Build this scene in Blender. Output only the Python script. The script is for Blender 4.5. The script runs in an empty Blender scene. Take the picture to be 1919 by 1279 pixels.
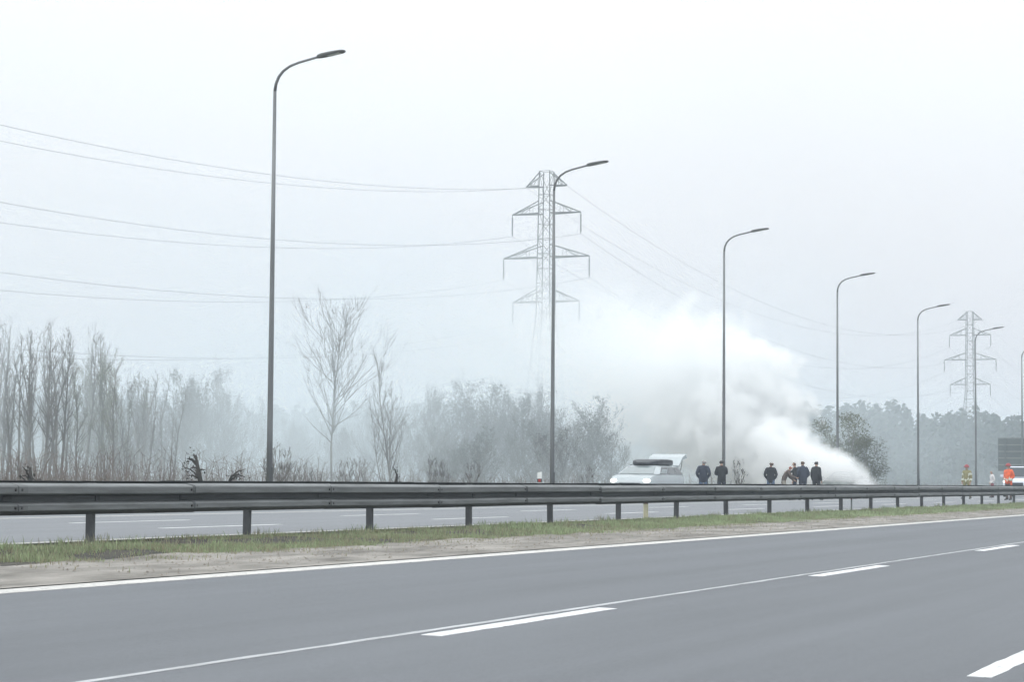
import bpy, bmesh, math, random
from mathutils import Vector, Matrix, Quaternion

# ------------------------------------------------------------------ camera, sky, light, exposure
S = bpy.context.scene
COL = S.collection
R = math.radians
CAM_Z = 1.2
F_PX = 4184.0
THETA = math.atan(1640 / F_PX)          # the camera looks this far to the left of the road
cam_data = bpy.data.cameras.new('camera')
cam_data.sensor_width = 36.0
cam_data.lens = F_PX / 1919 * 36.0
cam_data.clip_start = 0.1
cam_data.clip_end = 6000
cam = bpy.data.objects.new('camera', cam_data)
COL.objects.link(cam)
cam.location = (0, 0, CAM_Z)
PITCH = math.atan(262.5 / F_PX)
cam.rotation_euler = (Matrix.Rotation(THETA, 3, 'Z') @ Matrix.Rotation(R(90) + PITCH, 3, 'X')
                      @ Matrix.Rotation(R(0.45), 3, 'Z')).to_euler()
S.camera = cam

SUN_EL, SUN_AZ = R(42), R(205)
world = bpy.data.worlds.new('World')
S.world = world
world.use_nodes = True
wn, wl = world.node_tree.nodes, world.node_tree.links
wn.clear()
sky = wn.new('ShaderNodeTexSky')
sky.sky_type = 'NISHITA'
sky.sun_disc = False
sky.sun_elevation = SUN_EL
sky.sun_rotation = SUN_AZ
sky.dust_density = 4.0
sky.air_density = 1.2
bg_sky = wn.new('ShaderNodeBackground')
bg_sky.inputs['Strength'].default_value = 0.10
wl.new(sky.outputs[0], bg_sky.inputs['Color'])
# even overcast layer: brightness follows the overcast-sky law (1 + 2 sin e) / 3
tc = wn.new('ShaderNodeTexCoord')
sep = wn.new('ShaderNodeSeparateXYZ')
wl.new(tc.outputs['Generated'], sep.inputs[0])
mx = wn.new('ShaderNodeMath'); mx.operation = 'MAXIMUM'; mx.inputs[1].default_value = 0.0
wl.new(sep.outputs['Z'], mx.inputs[0])
ma = wn.new('ShaderNodeMath'); ma.operation = 'MULTIPLY_ADD'
ma.inputs[1].default_value = 2.0; ma.inputs[2].default_value = 1.0
wl.new(mx.outputs[0], ma.inputs[0])
cl = wn.new('ShaderNodeTexNoise')
cl.inputs['Scale'].default_value = 2.2; cl.inputs['Detail'].default_value = 3.0
wl.new(tc.outputs['Generated'], cl.inputs['Vector'])
cr = wn.new('ShaderNodeMapRange')
cr.inputs['From Min'].default_value = 0.3; cr.inputs['From Max'].default_value = 0.7
cr.inputs['To Min'].default_value = 0.96; cr.inputs['To Max'].default_value = 1.04
wl.new(cl.outputs['Fac'], cr.inputs['Value'])
mm = wn.new('ShaderNodeMath'); mm.operation = 'MULTIPLY'
wl.new(ma.outputs[0], mm.inputs[0]); wl.new(cr.outputs[0], mm.inputs[1])
bg_oc = wn.new('ShaderNodeBackground')
tint = wn.new('ShaderNodeValToRGB')
tint.color_ramp.elements[0].position = 0.0; tint.color_ramp.elements[0].color = (0.915, 0.915, 0.985, 1)
tint.color_ramp.elements[1].position = 0.22; tint.color_ramp.elements[1].color = (0.95, 0.985, 1.0, 1)
wl.new(mx.outputs[0], tint.inputs['Fac'])
wl.new(tint.outputs[0], bg_oc.inputs['Color'])
ms = wn.new('ShaderNodeMath'); ms.operation = 'MULTIPLY'; ms.inputs[1].default_value = 0.825
wl.new(mm.outputs[0], ms.inputs[0]); wl.new(ms.outputs[0], bg_oc.inputs['Strength'])
mix = wn.new('ShaderNodeMixShader'); mix.inputs[0].default_value = 0.94
wl.new(bg_sky.outputs[0], mix.inputs[1]); wl.new(bg_oc.outputs[0], mix.inputs[2])
wo = wn.new('ShaderNodeOutputWorld')
wl.new(mix.outputs[0], wo.inputs['Surface'])

sun_data = bpy.data.lights.new('sun', 'SUN')
sun_data.energy = 0.6
sun_data.angle = R(35)
sun_data.color = (1.0, 0.97, 0.93)
sun = bpy.data.objects.new('sun', sun_data)
COL.objects.link(sun)
sun.location = (0, -20, 60)
sd = Vector((math.sin(SUN_AZ) * math.cos(SUN_EL), math.cos(SUN_AZ) * math.cos(SUN_EL), math.sin(SUN_EL)))
sun.rotation_euler = sd.to_track_quat('Z', 'Y').to_euler()

S.view_settings.view_transform = 'Standard'
S.view_settings.look = 'None'
S.view_settings.exposure = 0.0
S.view_settings.gamma = 1.0
S.view_settings.use_curve_mapping = False
S.render.engine = 'CYCLES'
S.cycles.use_denoising = True
S.cycles.denoiser = 'OPENIMAGEDENOISE'
S.cycles.volume_bounces = 7
S.cycles.max_bounces = 9
S.cycles.use_adaptive_sampling = True
S.cycles.adaptive_threshold = 0.03
S.cycles.adaptive_min_samples = 16
S.cycles.diffuse_bounces = 3
S.cycles.glossy_bounces = 3
S.cycles.volume_step_rate = 3.0
S.cycles.volume_max_steps = 256

# ------------------------------------------------------------------ picture measurements -> places
FWD = Vector((-math.sin(THETA), math.cos(THETA), 0))
RGT = Vector((math.cos(THETA), math.sin(THETA), 0))
CT = math.cos(THETA)
FAR_Z = 0.41                       # level of the far carriageway and the land behind


def on_line(px, L):
    """point on the line parallel to the road, L metres to its left, on the bearing of column px"""
    a = THETA - math.atan((px - 960) / F_PX)
    return Vector((-L, L / math.tan(a), 0))


def at_depth(px, z):
    return FWD * z + RGT * ((px - 960) / F_PX * z)


def depth(p):
    return p.x * FWD.x + p.y * FWD.y


def horizon(px):
    return 902 + 0.0079 * (px - 960)


def height(px, py, z):
    return CAM_Z + (horizon(px) - py) / F_PX * z


# ------------------------------------------------------------------ helpers
def link(o, parent=None):
    COL.objects.link(o)
    if parent is not None:
        o.parent = parent
    return o


def tag(o, label=None, cat=None, group=None, kind=None):
    if label: o['label'] = label
    if cat: o['category'] = cat
    if group: o['group'] = group
    if kind: o['kind'] = kind
    return o


def empty(name, loc=(0, 0, 0), rz=0.0):
    o = bpy.data.objects.new(name, None)
    o.empty_display_size = 0.2
    o.location = loc
    o.rotation_euler = (0, 0, rz)
    return link(o)


class MB:
    """collects simple shapes into one mesh"""
    def __init__(self):
        self.v, self.f, self.m = [], [], []

    def add(self, vs, fs, mi=0):
        b = len(self.v)
        self.v += [tuple(p) for p in vs]
        self.f += [tuple(b + i for i in f) for f in fs]
        self.m += [mi] * len(fs)
        return self

    def box(self, x0, x1, y0, y1, z0, z1, mi=0):
        vs = [(x, y, z) for z in (z0, z1) for y in (y0, y1) for x in (x0, x1)]
        return self.add(vs, [(0, 2, 3, 1), (4, 5, 7, 6), (0, 1, 5, 4), (2, 6, 7, 3), (0, 4, 6, 2), (1, 3, 7, 5)], mi)

    def tube(self, pts, rad, n=6, mi=0, cap=True):
        pts = [Vector(p) for p in pts]
        if not isinstance(rad, (list, tuple)): rad = [rad] * len(pts)
        vs, fs = [], []
        ref = None
        for i, p in enumerate(pts):
            d = (pts[min(i + 1, len(pts) - 1)] - pts[max(i - 1, 0)]).normalized()
            if ref is None:
                ref = Vector((1, 0, 0)) if abs(d.x) < 0.8 else Vector((0, 1, 0))
            a = (ref - d * ref.dot(d))
            a = a.normalized() if a.length > 1e-6 else d.orthogonal().normalized()
            ref = a
            b = d.cross(a)
            for k in range(n):
                t = 2 * math.pi * k / n
                vs.append(p + (a * math.cos(t) + b * math.sin(t)) * rad[i])
        for i in range(len(pts) - 1):
            for k in range(n):
                k2 = (k + 1) % n
                fs.append((i * n + k, i * n + k2, (i + 1) * n + k2, (i + 1) * n + k))
        if cap:
            fs.append(tuple(range(n - 1, -1, -1)))
            fs.append(tuple((len(pts) - 1) * n + k for k in range(n)))
        return self.add(vs, fs, mi)

    def bar(self, a, b, w, mi=0):
        return self.tube([a, b], w, 4, mi)

    def loft(self, sections, close=True, caps=True, mi=0):
        n = len(sections[0])
        vs = [p for s in sections for p in s]
        fs = []
        for i in range(len(sections) - 1):
            for k in range(n if close else n - 1):
                k2 = (k + 1) % n
                fs.append((i * n + k, i * n + k2, (i + 1) * n + k2, (i + 1) * n + k))
        if caps and close:
            fs.append(tuple(range(n - 1, -1, -1)))
            fs.append(tuple((len(sections) - 1) * n + k for k in range(n)))
        return self.add(vs, fs, mi)

    def mesh(self, name, mats, smooth=False):
        me = bpy.data.meshes.new(name)
        me.from_pydata(self.v, [], self.f)
        for m in (mats if isinstance(mats, (list, tuple)) else [mats]):
            me.materials.append(m)
        if any(self.m):
            me.polygons.foreach_set('material_index', self.m)
        if smooth:
            me.polygons.foreach_set('use_smooth', [True] * len(me.polygons))
        me.update()
        return me

    def build(self, name, mats, parent=None, smooth=False):
        o = bpy.data.objects.new(name, self.mesh(name, mats, smooth))
        return link(o, parent)


def inst(name, me, parent=None, loc=(0, 0, 0)):
    o = bpy.data.objects.new(name, me)
    o.location = loc
    return link(o, parent)


def copy_tree(o, parent=None):
    c = o.copy()
    link(c, parent)
    for ch in list(o.children):
        copy_tree(ch, c)
    return c


def mat(name, col, rough=0.7, metal=0.0, var=0.0, scale=(4, 4, 4), bump=0.0, bscale=40.0, spec=0.5, emit=None,
        col2=None, per_object=0.0, trans=0.0):
    m = bpy.data.materials.new(name)
    m.use_nodes = True
    nt = m.node_tree
    b = nt.nodes['Principled BSDF']
    b.inputs['Base Color'].default_value = (*col, 1)
    b.inputs['Roughness'].default_value = rough
    b.inputs['Metallic'].default_value = metal
    b.inputs['Specular IOR Level'].default_value = spec
    if trans: b.inputs['Transmission Weight'].default_value = trans
    geo = nt.nodes.new('ShaderNodeNewGeometry')
    if var or col2:
        mp = nt.nodes.new('ShaderNodeMapping')
        mp.inputs['Scale'].default_value = scale
        nt.links.new(geo.outputs['Position'], mp.inputs['Vector'])
        nz = nt.nodes.new('ShaderNodeTexNoise')
        nz.inputs['Scale'].default_value = 1.0
        nz.inputs['Detail'].default_value = 5.0
        nz.inputs['Roughness'].default_value = 0.62
        nt.links.new(mp.outputs[0], nz.inputs['Vector'])
        rp = nt.nodes.new('ShaderNodeValToRGB')
        c2 = col2 or tuple(min(1, c * (1 + var)) for c in col)
        c1 = col if col2 else tuple(c * (1 - var) for c in col)
        rp.color_ramp.elements[0].position = 0.33
        rp.color_ramp.elements[1].position = 0.67
        rp.color_ramp.elements[0].color = (*c1, 1)
        rp.color_ramp.elements[1].color = (*c2, 1)
        nt.links.new(nz.outputs['Fac'], rp.inputs['Fac'])
        src = rp.outputs[0]
        if per_object:
            oi = nt.nodes.new('ShaderNodeObjectInfo')
            mr = nt.nodes.new('ShaderNodeMapRange')
            mr.inputs['To Min'].default_value = 1 - per_object
            mr.inputs['To Max'].default_value = 1 + per_object
            nt.links.new(oi.outputs['Random'], mr.inputs['Value'])
            hs = nt.nodes.new('ShaderNodeHueSaturation')
            nt.links.new(mr.outputs[0], hs.inputs['Value'])
            nt.links.new(src, hs.inputs['Color'])
            src = hs.outputs[0]
        nt.links.new(src, b.inputs['Base Color'])
    if bump:
        n2 = nt.nodes.new('ShaderNodeTexNoise')
        n2.inputs['Scale'].default_value = bscale
        n2.inputs['Detail'].default_value = 4.0
        nt.links.new(geo.outputs['Position'], n2.inputs['Vector'])
        bp = nt.nodes.new('ShaderNodeBump')
        bp.inputs['Strength'].default_value = bump
        bp.inputs['Distance'].default_value = 0.02
        nt.links.new(n2.outputs['Fac'], bp.inputs['Height'])
        nt.links.new(bp.outputs[0], b.inputs['Normal'])
    if emit:
        b.inputs['Emission Color'].default_value = (*emit[0], 1)
        b.inputs['Emission Strength'].default_value = emit[1]
    return m


def asphalt(name, c1, c2, rough):
    """worn asphalt: broad patches, wheel streaks along the road, fine aggregate"""
    m = bpy.data.materials.new(name)
    m.use_nodes = True
    nt = m.node_tree; N = nt.nodes.new; Lk = nt.links.new
    b = nt.nodes['Principled BSDF']
    geo = N('ShaderNodeNewGeometry')

    def noise(sc, detail, rg=0.6):
        mp = N('ShaderNodeMapping'); mp.inputs['Scale'].default_value = sc
        Lk(geo.outputs['Position'], mp.inputs['Vector'])
        nz = N('ShaderNodeTexNoise'); nz.inputs['Scale'].default_value = 1
        nz.inputs['Detail'].default_value = detail; nz.inputs['Roughness'].default_value = rg
        Lk(mp.outputs[0], nz.inputs['Vector'])
        return nz.outputs['Fac']
    streak = noise((1.6, 0.035, 1), 4)
    patch = noise((0.35, 0.12, 1), 3)
    grain = noise((38, 16, 38), 4, 0.75)
    def mth(op, a, bb):
        n = N('ShaderNodeMath'); n.operation = op
        for i, q in enumerate((a, bb)):
            if isinstance(q, (int, float)): n.inputs[i].default_value = q
            else: Lk(q, n.inputs[i])
        return n.outputs[0]
    f = mth('ADD', mth('ADD', mth('MULTIPLY', streak, 0.42), mth('MULTIPLY', patch, 0.24)), mth('MULTIPLY', grain, 0.42))
    rp = N('ShaderNodeValToRGB')
    rp.color_ramp.elements[0].position = 0.38; rp.color_ramp.elements[1].position = 0.70
    rp.color_ramp.elements[0].color = (*c1, 1); rp.color_ramp.elements[1].color = (*c2, 1)
    Lk(f, rp.inputs['Fac'])
    Lk(rp.outputs[0], b.inputs['Base Color'])
    b.inputs['Roughness'].default_value = rough
    bp = N('ShaderNodeBump'); bp.inputs['Strength'].default_value = 0.4; bp.inputs['Distance'].default_value = 0.012
    Lk(grain, bp.inputs['Height']); Lk(bp.outputs[0], b.inputs['Normal'])
    return m


M = {}
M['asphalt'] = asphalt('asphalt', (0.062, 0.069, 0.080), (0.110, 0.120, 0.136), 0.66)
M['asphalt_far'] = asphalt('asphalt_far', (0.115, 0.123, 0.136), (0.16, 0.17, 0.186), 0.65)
def worn_paint(name, c, chips):
    m = mat(name, c, 0.65, var=0.12, scale=(6, 2, 6))
    nt = m.node_tree; N = nt.nodes.new; Lk = nt.links.new
    b = nt.nodes['Principled BSDF']
    src = b.inputs['Base Color'].links[0].from_socket
    geo = N('ShaderNodeNewGeometry')
    mp = N('ShaderNodeMapping'); mp.inputs['Scale'].default_value = (26, 9, 26)
    Lk(geo.outputs['Position'], mp.inputs['Vector'])
    nz = N('ShaderNodeTexNoise'); nz.inputs['Scale'].default_value = 1; nz.inputs['Detail'].default_value = 6; nz.inputs['Roughness'].default_value = .7
    Lk(mp.outputs[0], nz.inputs['Vector'])
    mr = N('ShaderNodeMapRange'); mr.inputs['From Min'].default_value = chips; mr.inputs['From Max'].default_value = chips + .10
    Lk(nz.outputs['Fac'], mr.inputs['Value'])
    mxc = N('ShaderNodeMix'); mxc.data_type = 'RGBA'
    Lk(mr.outputs[0], mxc.inputs['Factor']); Lk(src, mxc.inputs['A']); mxc.inputs['B'].default_value = (.16, .165, .17, 1)
    Lk(mxc.outputs['Result'], b.inputs['Base Color'])
    return m


M['paint'] = worn_paint('road_paint', (0.50, 0.49, 0.47), .56)
M['paint_dash'] = worn_paint('lane_paint', (0.60, 0.61, 0.62), .58)
M['seam'] = mat('seam', (0.34, 0.35, 0.365), 0.7, var=0.3, scale=(10, 1.2, 8))
M['sand'] = mat('sand', (0.105, 0.097, 0.085), 0.9, col2=(0.285, 0.268, 0.245), scale=(2.2, 0.7, 2), bump=0.6, bscale=25)
M['soil'] = mat('soil', (0.02, 0.02, 0.018), 0.95, col2=(0.062, 0.056, 0.042), scale=(3, 1.6, 3), bump=0.8, bscale=14)
M['field'] = mat('field', (0.06, 0.07, 0.035), 0.95, col2=(0.13, 0.12, 0.07), scale=(0.2, 0.2, 0.2), bump=0.5, bscale=3)
M['zinc'] = mat('galvanised', (0.118, 0.126, 0.13), 0.6, metal=0.15, var=0.32, scale=(1.2, 0.9, 14), per_object=0.16)
M['zinc_dark'] = mat('galvanised_post', (0.10, 0.105, 0.11), 0.6, metal=0.35, var=0.25, scale=(9, 9, 3))
M['bolt'] = mat('bolt', (0.05, 0.05, 0.05), 0.6, metal=0.5)
M['lamp'] = mat('lamp_steel', (0.17, 0.178, 0.185), 0.5, metal=0.45, var=0.15, scale=(3, 3, 0.7))
M['lamp_head'] = mat('lamp_head', (0.05, 0.055, 0.055), 0.5)
M['lens'] = mat('lamp_lens', (0.5, 0.52, 0.5), 0.25)
M['lattice'] = mat('pylon_steel', (0.13, 0.14, 0.14), 0.6, metal=0.3, var=0.2, scale=(1, 1, 1))
M['insul'] = mat('insulator', (0.045, 0.05, 0.055), 0.4)
M['wire'] = mat('wire', (0.10, 0.10, 0.105), 0.6)
M['bark'] = mat('bark', (0.085, 0.08, 0.075), 0.9, col2=(0.19, 0.18, 0.17), scale=(3, 3, 1.2), per_object=0.25)
M['twig'] = mat('twig', (0.10, 0.088, 0.08), 0.9, var=0.25, scale=(1, 1, 1), per_object=0.2)
M['bud'] = mat('bud', (0.13, 0.145, 0.075), 0.8, var=0.3, scale=(0.6, 0.6, 0.6))
M['bush'] = mat('bush_leaf', (0.04, 0.05, 0.038), 0.85, col2=(0.085, 0.09, 0.07), scale=(0.5, 0.5, 0.5))
M['olive'] = mat('olive_leaf', (0.06, 0.07, 0.03), 0.85, col2=(0.12, 0.125, 0.06), scale=(0.8, 0.8, 0.8))
M['forest'] = mat('forest_leaf', (0.032, 0.042, 0.036), 0.9, col2=(0.065, 0.075, 0.065), scale=(0.06, 0.06, 0.06))
M['weed'] = mat('dry_weed', (0.115, 0.095, 0.085), 0.95, col2=(0.20, 0.165, 0.15), scale=(0.25, 0.25, 0.4))
M['dark_wood'] = mat('dark_wood', (0.03, 0.027, 0.024), 0.9, var=0.3, scale=(5, 5, 5))

# ------------------------------------------------------------------ ground, carriageways, markings
random.seed(4)
SLOPE = 0.0268


def near_z(L): return SLOPE * L


L_D2, L_D1, L_SEAM, L_SOLID, L_SAND, L_GRASS, L_RAIL = 2.27, 5.974, 6.155, 10.38, 10.51, 12.3, 14.66
L_FAR0, L_FAR_LINE, L_FAR_D1, L_FAR_D2, L_FAR_EDGE, L_FAR1 = 14.98, 15.16, 17.97, 21.2, 24.5, 27.2
L_LAMP = 29.3 * CT
Y0, Y1 = -60.0, 900.0


def strip(name, prof, ys, m, lift=0.0, smooth=True):
    """sheet with cross-section prof [(L, z)] swept along the road"""
    mb = MB()
    vs = [(-L, y, z + lift) for y in ys for (L, z) in prof]
    n = len(prof)
    fs = [(i * n + k, i * n + k + 1, (i + 1) * n + k + 1, (i + 1) * n + k) for i in range(len(ys) - 1) for k in range(n - 1)]
    fs = [f[::-1] for f in fs]
    mb.add(vs, fs)
    return mb.build(name, m, smooth=smooth)


ground_prof = [(-1500, -0.32), (-8, -0.30), (L_SAND, near_z(L_SAND) - 0.05), (L_GRASS, 0.28), (L_FAR0, FAR_Z - 0.06),
               (L_FAR1 + 0.3, FAR_Z - 0.06), (L_FAR1 + 1.5, FAR_Z - 0.02), (60, FAR_Z - 0.05), (1500, FAR_Z - 0.05)]
g = strip('ground', ground_prof, [-500, -60, 0, 60, 200, 900, 2000], M['field'], smooth=False)
tag(g, kind='structure')

ys_long = [Y0 + (Y1 - Y0) * i / 48 for i in range(49)]
road_near = strip('near_carriageway', [(-6.5, near_z(-6.5)), (0, 0), (5, near_z(5)), (L_SAND + 0.15, near_z(L_SAND + 0.15))], ys_long, M['asphalt'])
tag(road_near, kind='structure')
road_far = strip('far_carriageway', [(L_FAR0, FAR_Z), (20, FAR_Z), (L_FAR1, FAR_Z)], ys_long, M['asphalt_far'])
tag(road_far, kind='structure')

# sandy strip between the white line and the grass, with a ragged edge
mb = MB()
ys = [5 + 0.35 * i for i in range(700)]
vs, fs = [], []
for i, y in enumerate(ys):
    e = 0.14 * math.sin(y * 0.9) + 0.1 * math.sin(y * 2.3 + 1) + 0.08 * math.sin(y * 0.37) + random.uniform(-0.10, 0.10)
    for k, t in enumerate((0, 0.25, 0.5, 0.75, 1)):
        L = L_SAND + (L_GRASS + 0.25 + e - L_SAND) * t
        z = near_z(L_SAND) + 0.012 + (0.335 - near_z(L_SAND)) * t + random.uniform(-0.008, 0.012) * (0 < k)
        vs.append((-L, y, z))
for i in range(len(ys) - 1):
    for k in range(4):
        fs.append((i * 5 + k, (i + 1) * 5 + k, (i + 1) * 5 + k + 1, i * 5 + k + 1))
mb.add(vs, fs)
sand = mb.build('sandy_shoulder', M['sand'], smooth=True)
tag(sand, kind='structure')

# grassed median under the guard rail: low uneven soil bank
mb = MB()
vs, fs = [], []
NP = 12


def median_z(L, y):
    t = (L - L_GRASS) / (L_FAR0 - L_GRASS)
    base = 0.30 + 0.10 * min(1, max(0, t * 1.6)) - 0.03 * max(0, (t - .8) / .2)
    return base + 0.018 * math.sin(y * 1.1 + L * 3) + 0.012 * math.sin(y * 2.7 - L * 2)


for i, y in enumerate(ys):
    for k in range(NP):
        t = k / (NP - 1)
        L = L_GRASS - 0.1 + (L_FAR0 + 0.05 - L_GRASS + 0.1) * t
        if k == NP - 1: L += random.uniform(-0.05, 0.04)
        vs.append((-L, y, median_z(L, y) + random.uniform(-0.012, 0.012)))
for i in range(len(ys) - 1):
    for k in range(NP - 1):
        fs.append((i * NP + k, (i + 1) * NP + k, (i + 1) * NP + k + 1, i * NP + k + 1))
mb.add(vs, fs)
med = mb.build('median_bank', M['soil'], smooth=True)
tag(med, kind='structure')


mrg = random.Random(17)


def marking(name, L, w, y0, y1, zf, m, parent, n=None):
    n = n or 14
    mb = MB()
    vs, fs = [], []
    for i in range(n + 1):
        y = y0 + (y1 - y0) * i / n
        j0, j1 = mrg.gauss(0, .004), mrg.gauss(0, .004)
        for l, dz in ((L - w / 2 + j0, -0.004), (L - w / 2 + j0, 0.004), (L + w / 2 + j1, 0.004), (L + w / 2 + j1, -0.004)):
            vs.append((-l, y, zf(l) + dz))
    for i in range(n):
        for k in range(3):
            fs.append((4 * i + k, 4 * i + 4 + k, 4 * i + 5 + k, 4 * i + 1 + k))
    fs += [(0, 1, 2, 3), (4 * n + 3, 4 * n + 2, 4 * n + 1, 4 * n)]
    mb.add(vs, fs)
    return mb.build(name, m, parent)


flat = lambda L: FAR_Z
marking('edge_line', L_SOLID, 0.29, 0, 120, near_z, M['paint'], road_near, 420)
marking('edge_line', L_SOLID, 0.29, 120, Y1, near_z, M['paint'], road_near, 80)
marking('asphalt_seam', L_SEAM, 0.062, -20, 150, near_z, M['seam'], road_near, 500)
for k in range(14):
    marking('lane_dash', L_D1, 0.15, 13.8 + 10.8 * (k - 1), 17.45 + 10.8 * (k - 1), near_z, M['paint_dash'], road_near)
    marking('lane_dash', L_D2, 0.15, 13.4 + 10.8 * (k - 1), 17.4 + 10.8 * (k - 1), near_z, M['paint_dash'], road_near)
marking('edge_line', L_FAR_LINE, 0.2, Y0, Y1, flat, M['paint'], road_far, 100)
marking('edge_line', L_FAR_EDGE, 0.2, Y0, Y1, flat, M['paint'], road_far, 100)
for k in range(12):
    marking('lane_dash', L_FAR_D1, 0.14, 20 + 10.8 * k, 24 + 10.8 * k, flat, M['paint_dash'], road_far)
    marking('lane_dash', L_FAR_D2, 0.14, 22.5 + 10.8 * k, 26.5 + 10.8 * k, flat, M['paint_dash'], road_far)

# grass on the median: single blades, greener in some stretches, dry in others
def grass_material():
    m = bpy.data.materials.new('grass')
    m.use_nodes = True
    nt = m.node_tree; N = nt.nodes.new; Lk = nt.links.new
    b = nt.nodes['Principled BSDF']
    b.inputs['Roughness'].default_value = 0.75
    at = N('ShaderNodeAttribute'); at.attribute_name = 'tone'
    rp = N('ShaderNodeValToRGB')
    el = rp.color_ramp.elements
    el[0].position = 0.0; el[0].color = (0.29, 0.25, 0.175, 1)
    el[1].position = 1.0; el[1].color = (0.33, 0.40, 0.23, 1)
    e = el.new(0.42); e.color = (0.25, 0.255, 0.16, 1)
    e = el.new(0.7); e.color = (0.235, 0.30, 0.16, 1)
    Lk(at.outputs['Fac'], rp.inputs['Fac'])
    Lk(rp.outputs[0], b.inputs['Base Color'])
    return m


def hash_noise(x, y):
    """smooth value noise"""
    def h(i, j):
        v = math.sin(i * 127.1 + j * 311.7) * 43758.5453
        return v - math.floor(v)
    i, j = math.floor(x), math.floor(y)
    fx, fy = x - i, y - j
    fx, fy = fx * fx * (3 - 2 * fx), fy * fy * (3 - 2 * fy)
    return (h(i, j) * (1 - fx) + h(i + 1, j) * fx) * (1 - fy) + (h(i, j + 1) * (1 - fx) + h(i + 1, j + 1) * fx) * fy


mb = MB()
tone = []
rnd = random.Random(11)
vs, fs = mb.v, mb.f


def blade(x, y, z, h, w, tn):
    a = rnd.uniform(0, 6.283)
    dx, dy = math.cos(a), math.sin(a)
    le = rnd.uniform(0.1, 0.55) * h
    b = rnd.uniform(0, 6.283)
    lx, ly = math.cos(b) * le, math.sin(b) * le
    k = len(vs)
    vs.extend([(x - dx * w, y - dy * w, z - 0.01), (x + dx * w, y + dy * w, z - 0.01),
               (x + lx * .4 + dx * w * .7, y + ly * .4 + dy * w * .7, z + h * .6),
               (x + lx * .4 - dx * w * .7, y + ly * .4 - dy * w * .7, z + h * .6), (x + lx, y + ly, z + h)])
    fs.extend([(k, k + 1, k + 2, k + 3), (k + 3, k + 2, k + 4)])
    tone.extend([tn, tn])


def scatter(y0, y1, n, wmul):
    for _ in range(n):
        y = rnd.uniform(y0, y1)
        L = rnd.uniform(L_GRASS - 0.25, L_FAR0 + 0.03)
        t = (L - L_GRASS) / (L_FAR0 - L_GRASS)
        c = hash_noise(L * 1.1, y * 0.55) * 0.6 + hash_noise(L * 3.1 + 9, y * 1.9) * 0.4
        # the middle is lusher; the edges are thin and dry, and so is the near stretch at the rail's foot
        edge = min(1, max(0, (t + 0.08) / 0.22)) * min(1, max(0.0, (0.84 - t) / 0.22))
        lush = c * 0.9 + 0.25 * min(1, max(0, (y - 30) / 16)) + 0.12 * edge - 0.05
        thin = 0.46 - 0.16 * min(1, max(0, (y - 28) / 16))
        if c < thin and rnd.random() < 0.88: continue
        if rnd.random() > 0.05 + 0.95 * edge: continue
        h = rnd.uniform(0.025, 0.07) * (0.6 + 0.9 * c)
        if rnd.random() < 0.015: h *= 2.2
        tn = min(1, max(0, lush + rnd.gauss(0, 0.22)))
        blade(-L, y, median_z(L, y), h, rnd.uniform(0.003, 0.006) * wmul, tn)


scatter(19, 34, 60000, 1.0)
scatter(34, 55, 70000, 1.3)
scatter(55, 100, 60000, 2.2)
scatter(100, 220, 40000, 4.0)
for _ in range(5200):         # dry straggling blades out on the sand
    y = rnd.uniform(18, 90); L = L_GRASS + 0.2 - abs(rnd.gauss(0, .45))
    if L < L_SAND + .15 or hash_noise(L * 2.1, y * 1.3) < .45: continue
    t = (L - L_SAND) / (L_GRASS + .25 - L_SAND)
    blade(-L, y, near_z(L_SAND) + 0.012 + (0.335 - near_z(L_SAND)) * t, rnd.uniform(.02, .06), .005, min(1, max(0, rnd.gauss(.25, .2))))
for _ in range(190):          # taller tufts
    y = rnd.uniform(20, 110); L = rnd.uniform(L_GRASS + 0.3, L_FAR0 - 0.3)
    tn = rnd.uniform(0.2, 0.9)
    for _k in range(26):
        blade(-L + rnd.gauss(0, .07), y + rnd.gauss(0, .09), median_z(L, y), rnd.uniform(.06, .16), .005, min(1, max(0, tn + rnd.gauss(0, .12))))
grass = mb.build('median_grass', grass_material())
at = grass.data.attributes.new('tone', 'FLOAT', 'FACE')
at.data.foreach_set('value', tone)
tag(grass, 'short green and dry brown grass on the bank under the guard rail', 'grass', kind='stuff')

# loose stones and soil lumps along the sandy strip
mb = MB()
for _ in range(2600):
    y = rnd.uniform(18, 75); L = L_SAND + abs(rnd.gauss(0, 1)) * 0.2 + rnd.random() * 1.7
    if L > L_GRASS + 0.2: continue
    t = (L - L_SAND) / (L_GRASS - L_SAND)
    z = near_z(L_SAND) + 0.012 + (0.335 - near_z(L_SAND)) * t
    r = rnd.uniform(0.006, 0.022)
    c = Vector((-L, y, z + r * 0.3))
    o = [c + Vector(d) * r * rnd.uniform(0.7, 1.2) for d in ((1, 0, 0), (0, 1, 0), (-1, 0, 0), (0, -1, 0), (0, 0, .8))]
    mb.add(o, [(0, 1, 4), (1, 2, 4), (2, 3, 4), (3, 0, 4)])
st = mb.build('loose_gravel', mat('gravel', (0.12, 0.105, 0.09), 0.9, col2=(0.34, 0.31, 0.27), scale=(7, 7, 7)))
tag(st, 'loose gravel scattered on the sandy strip beside the white line', 'gravel', kind='stuff')

# ------------------------------------------------------------------ guard rail
BEAM_Z0, BEAM_Z1, PITCH_P = 0.765, 1.135, 4.0
post0 = on_line(175, L_RAIL)
rail = empty('guard_rail', (-L_RAIL, post0.y, FAR_Z))
tag(rail, 'long galvanised double-sided guard rail on posts along the grass median', 'guard rail')


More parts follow.
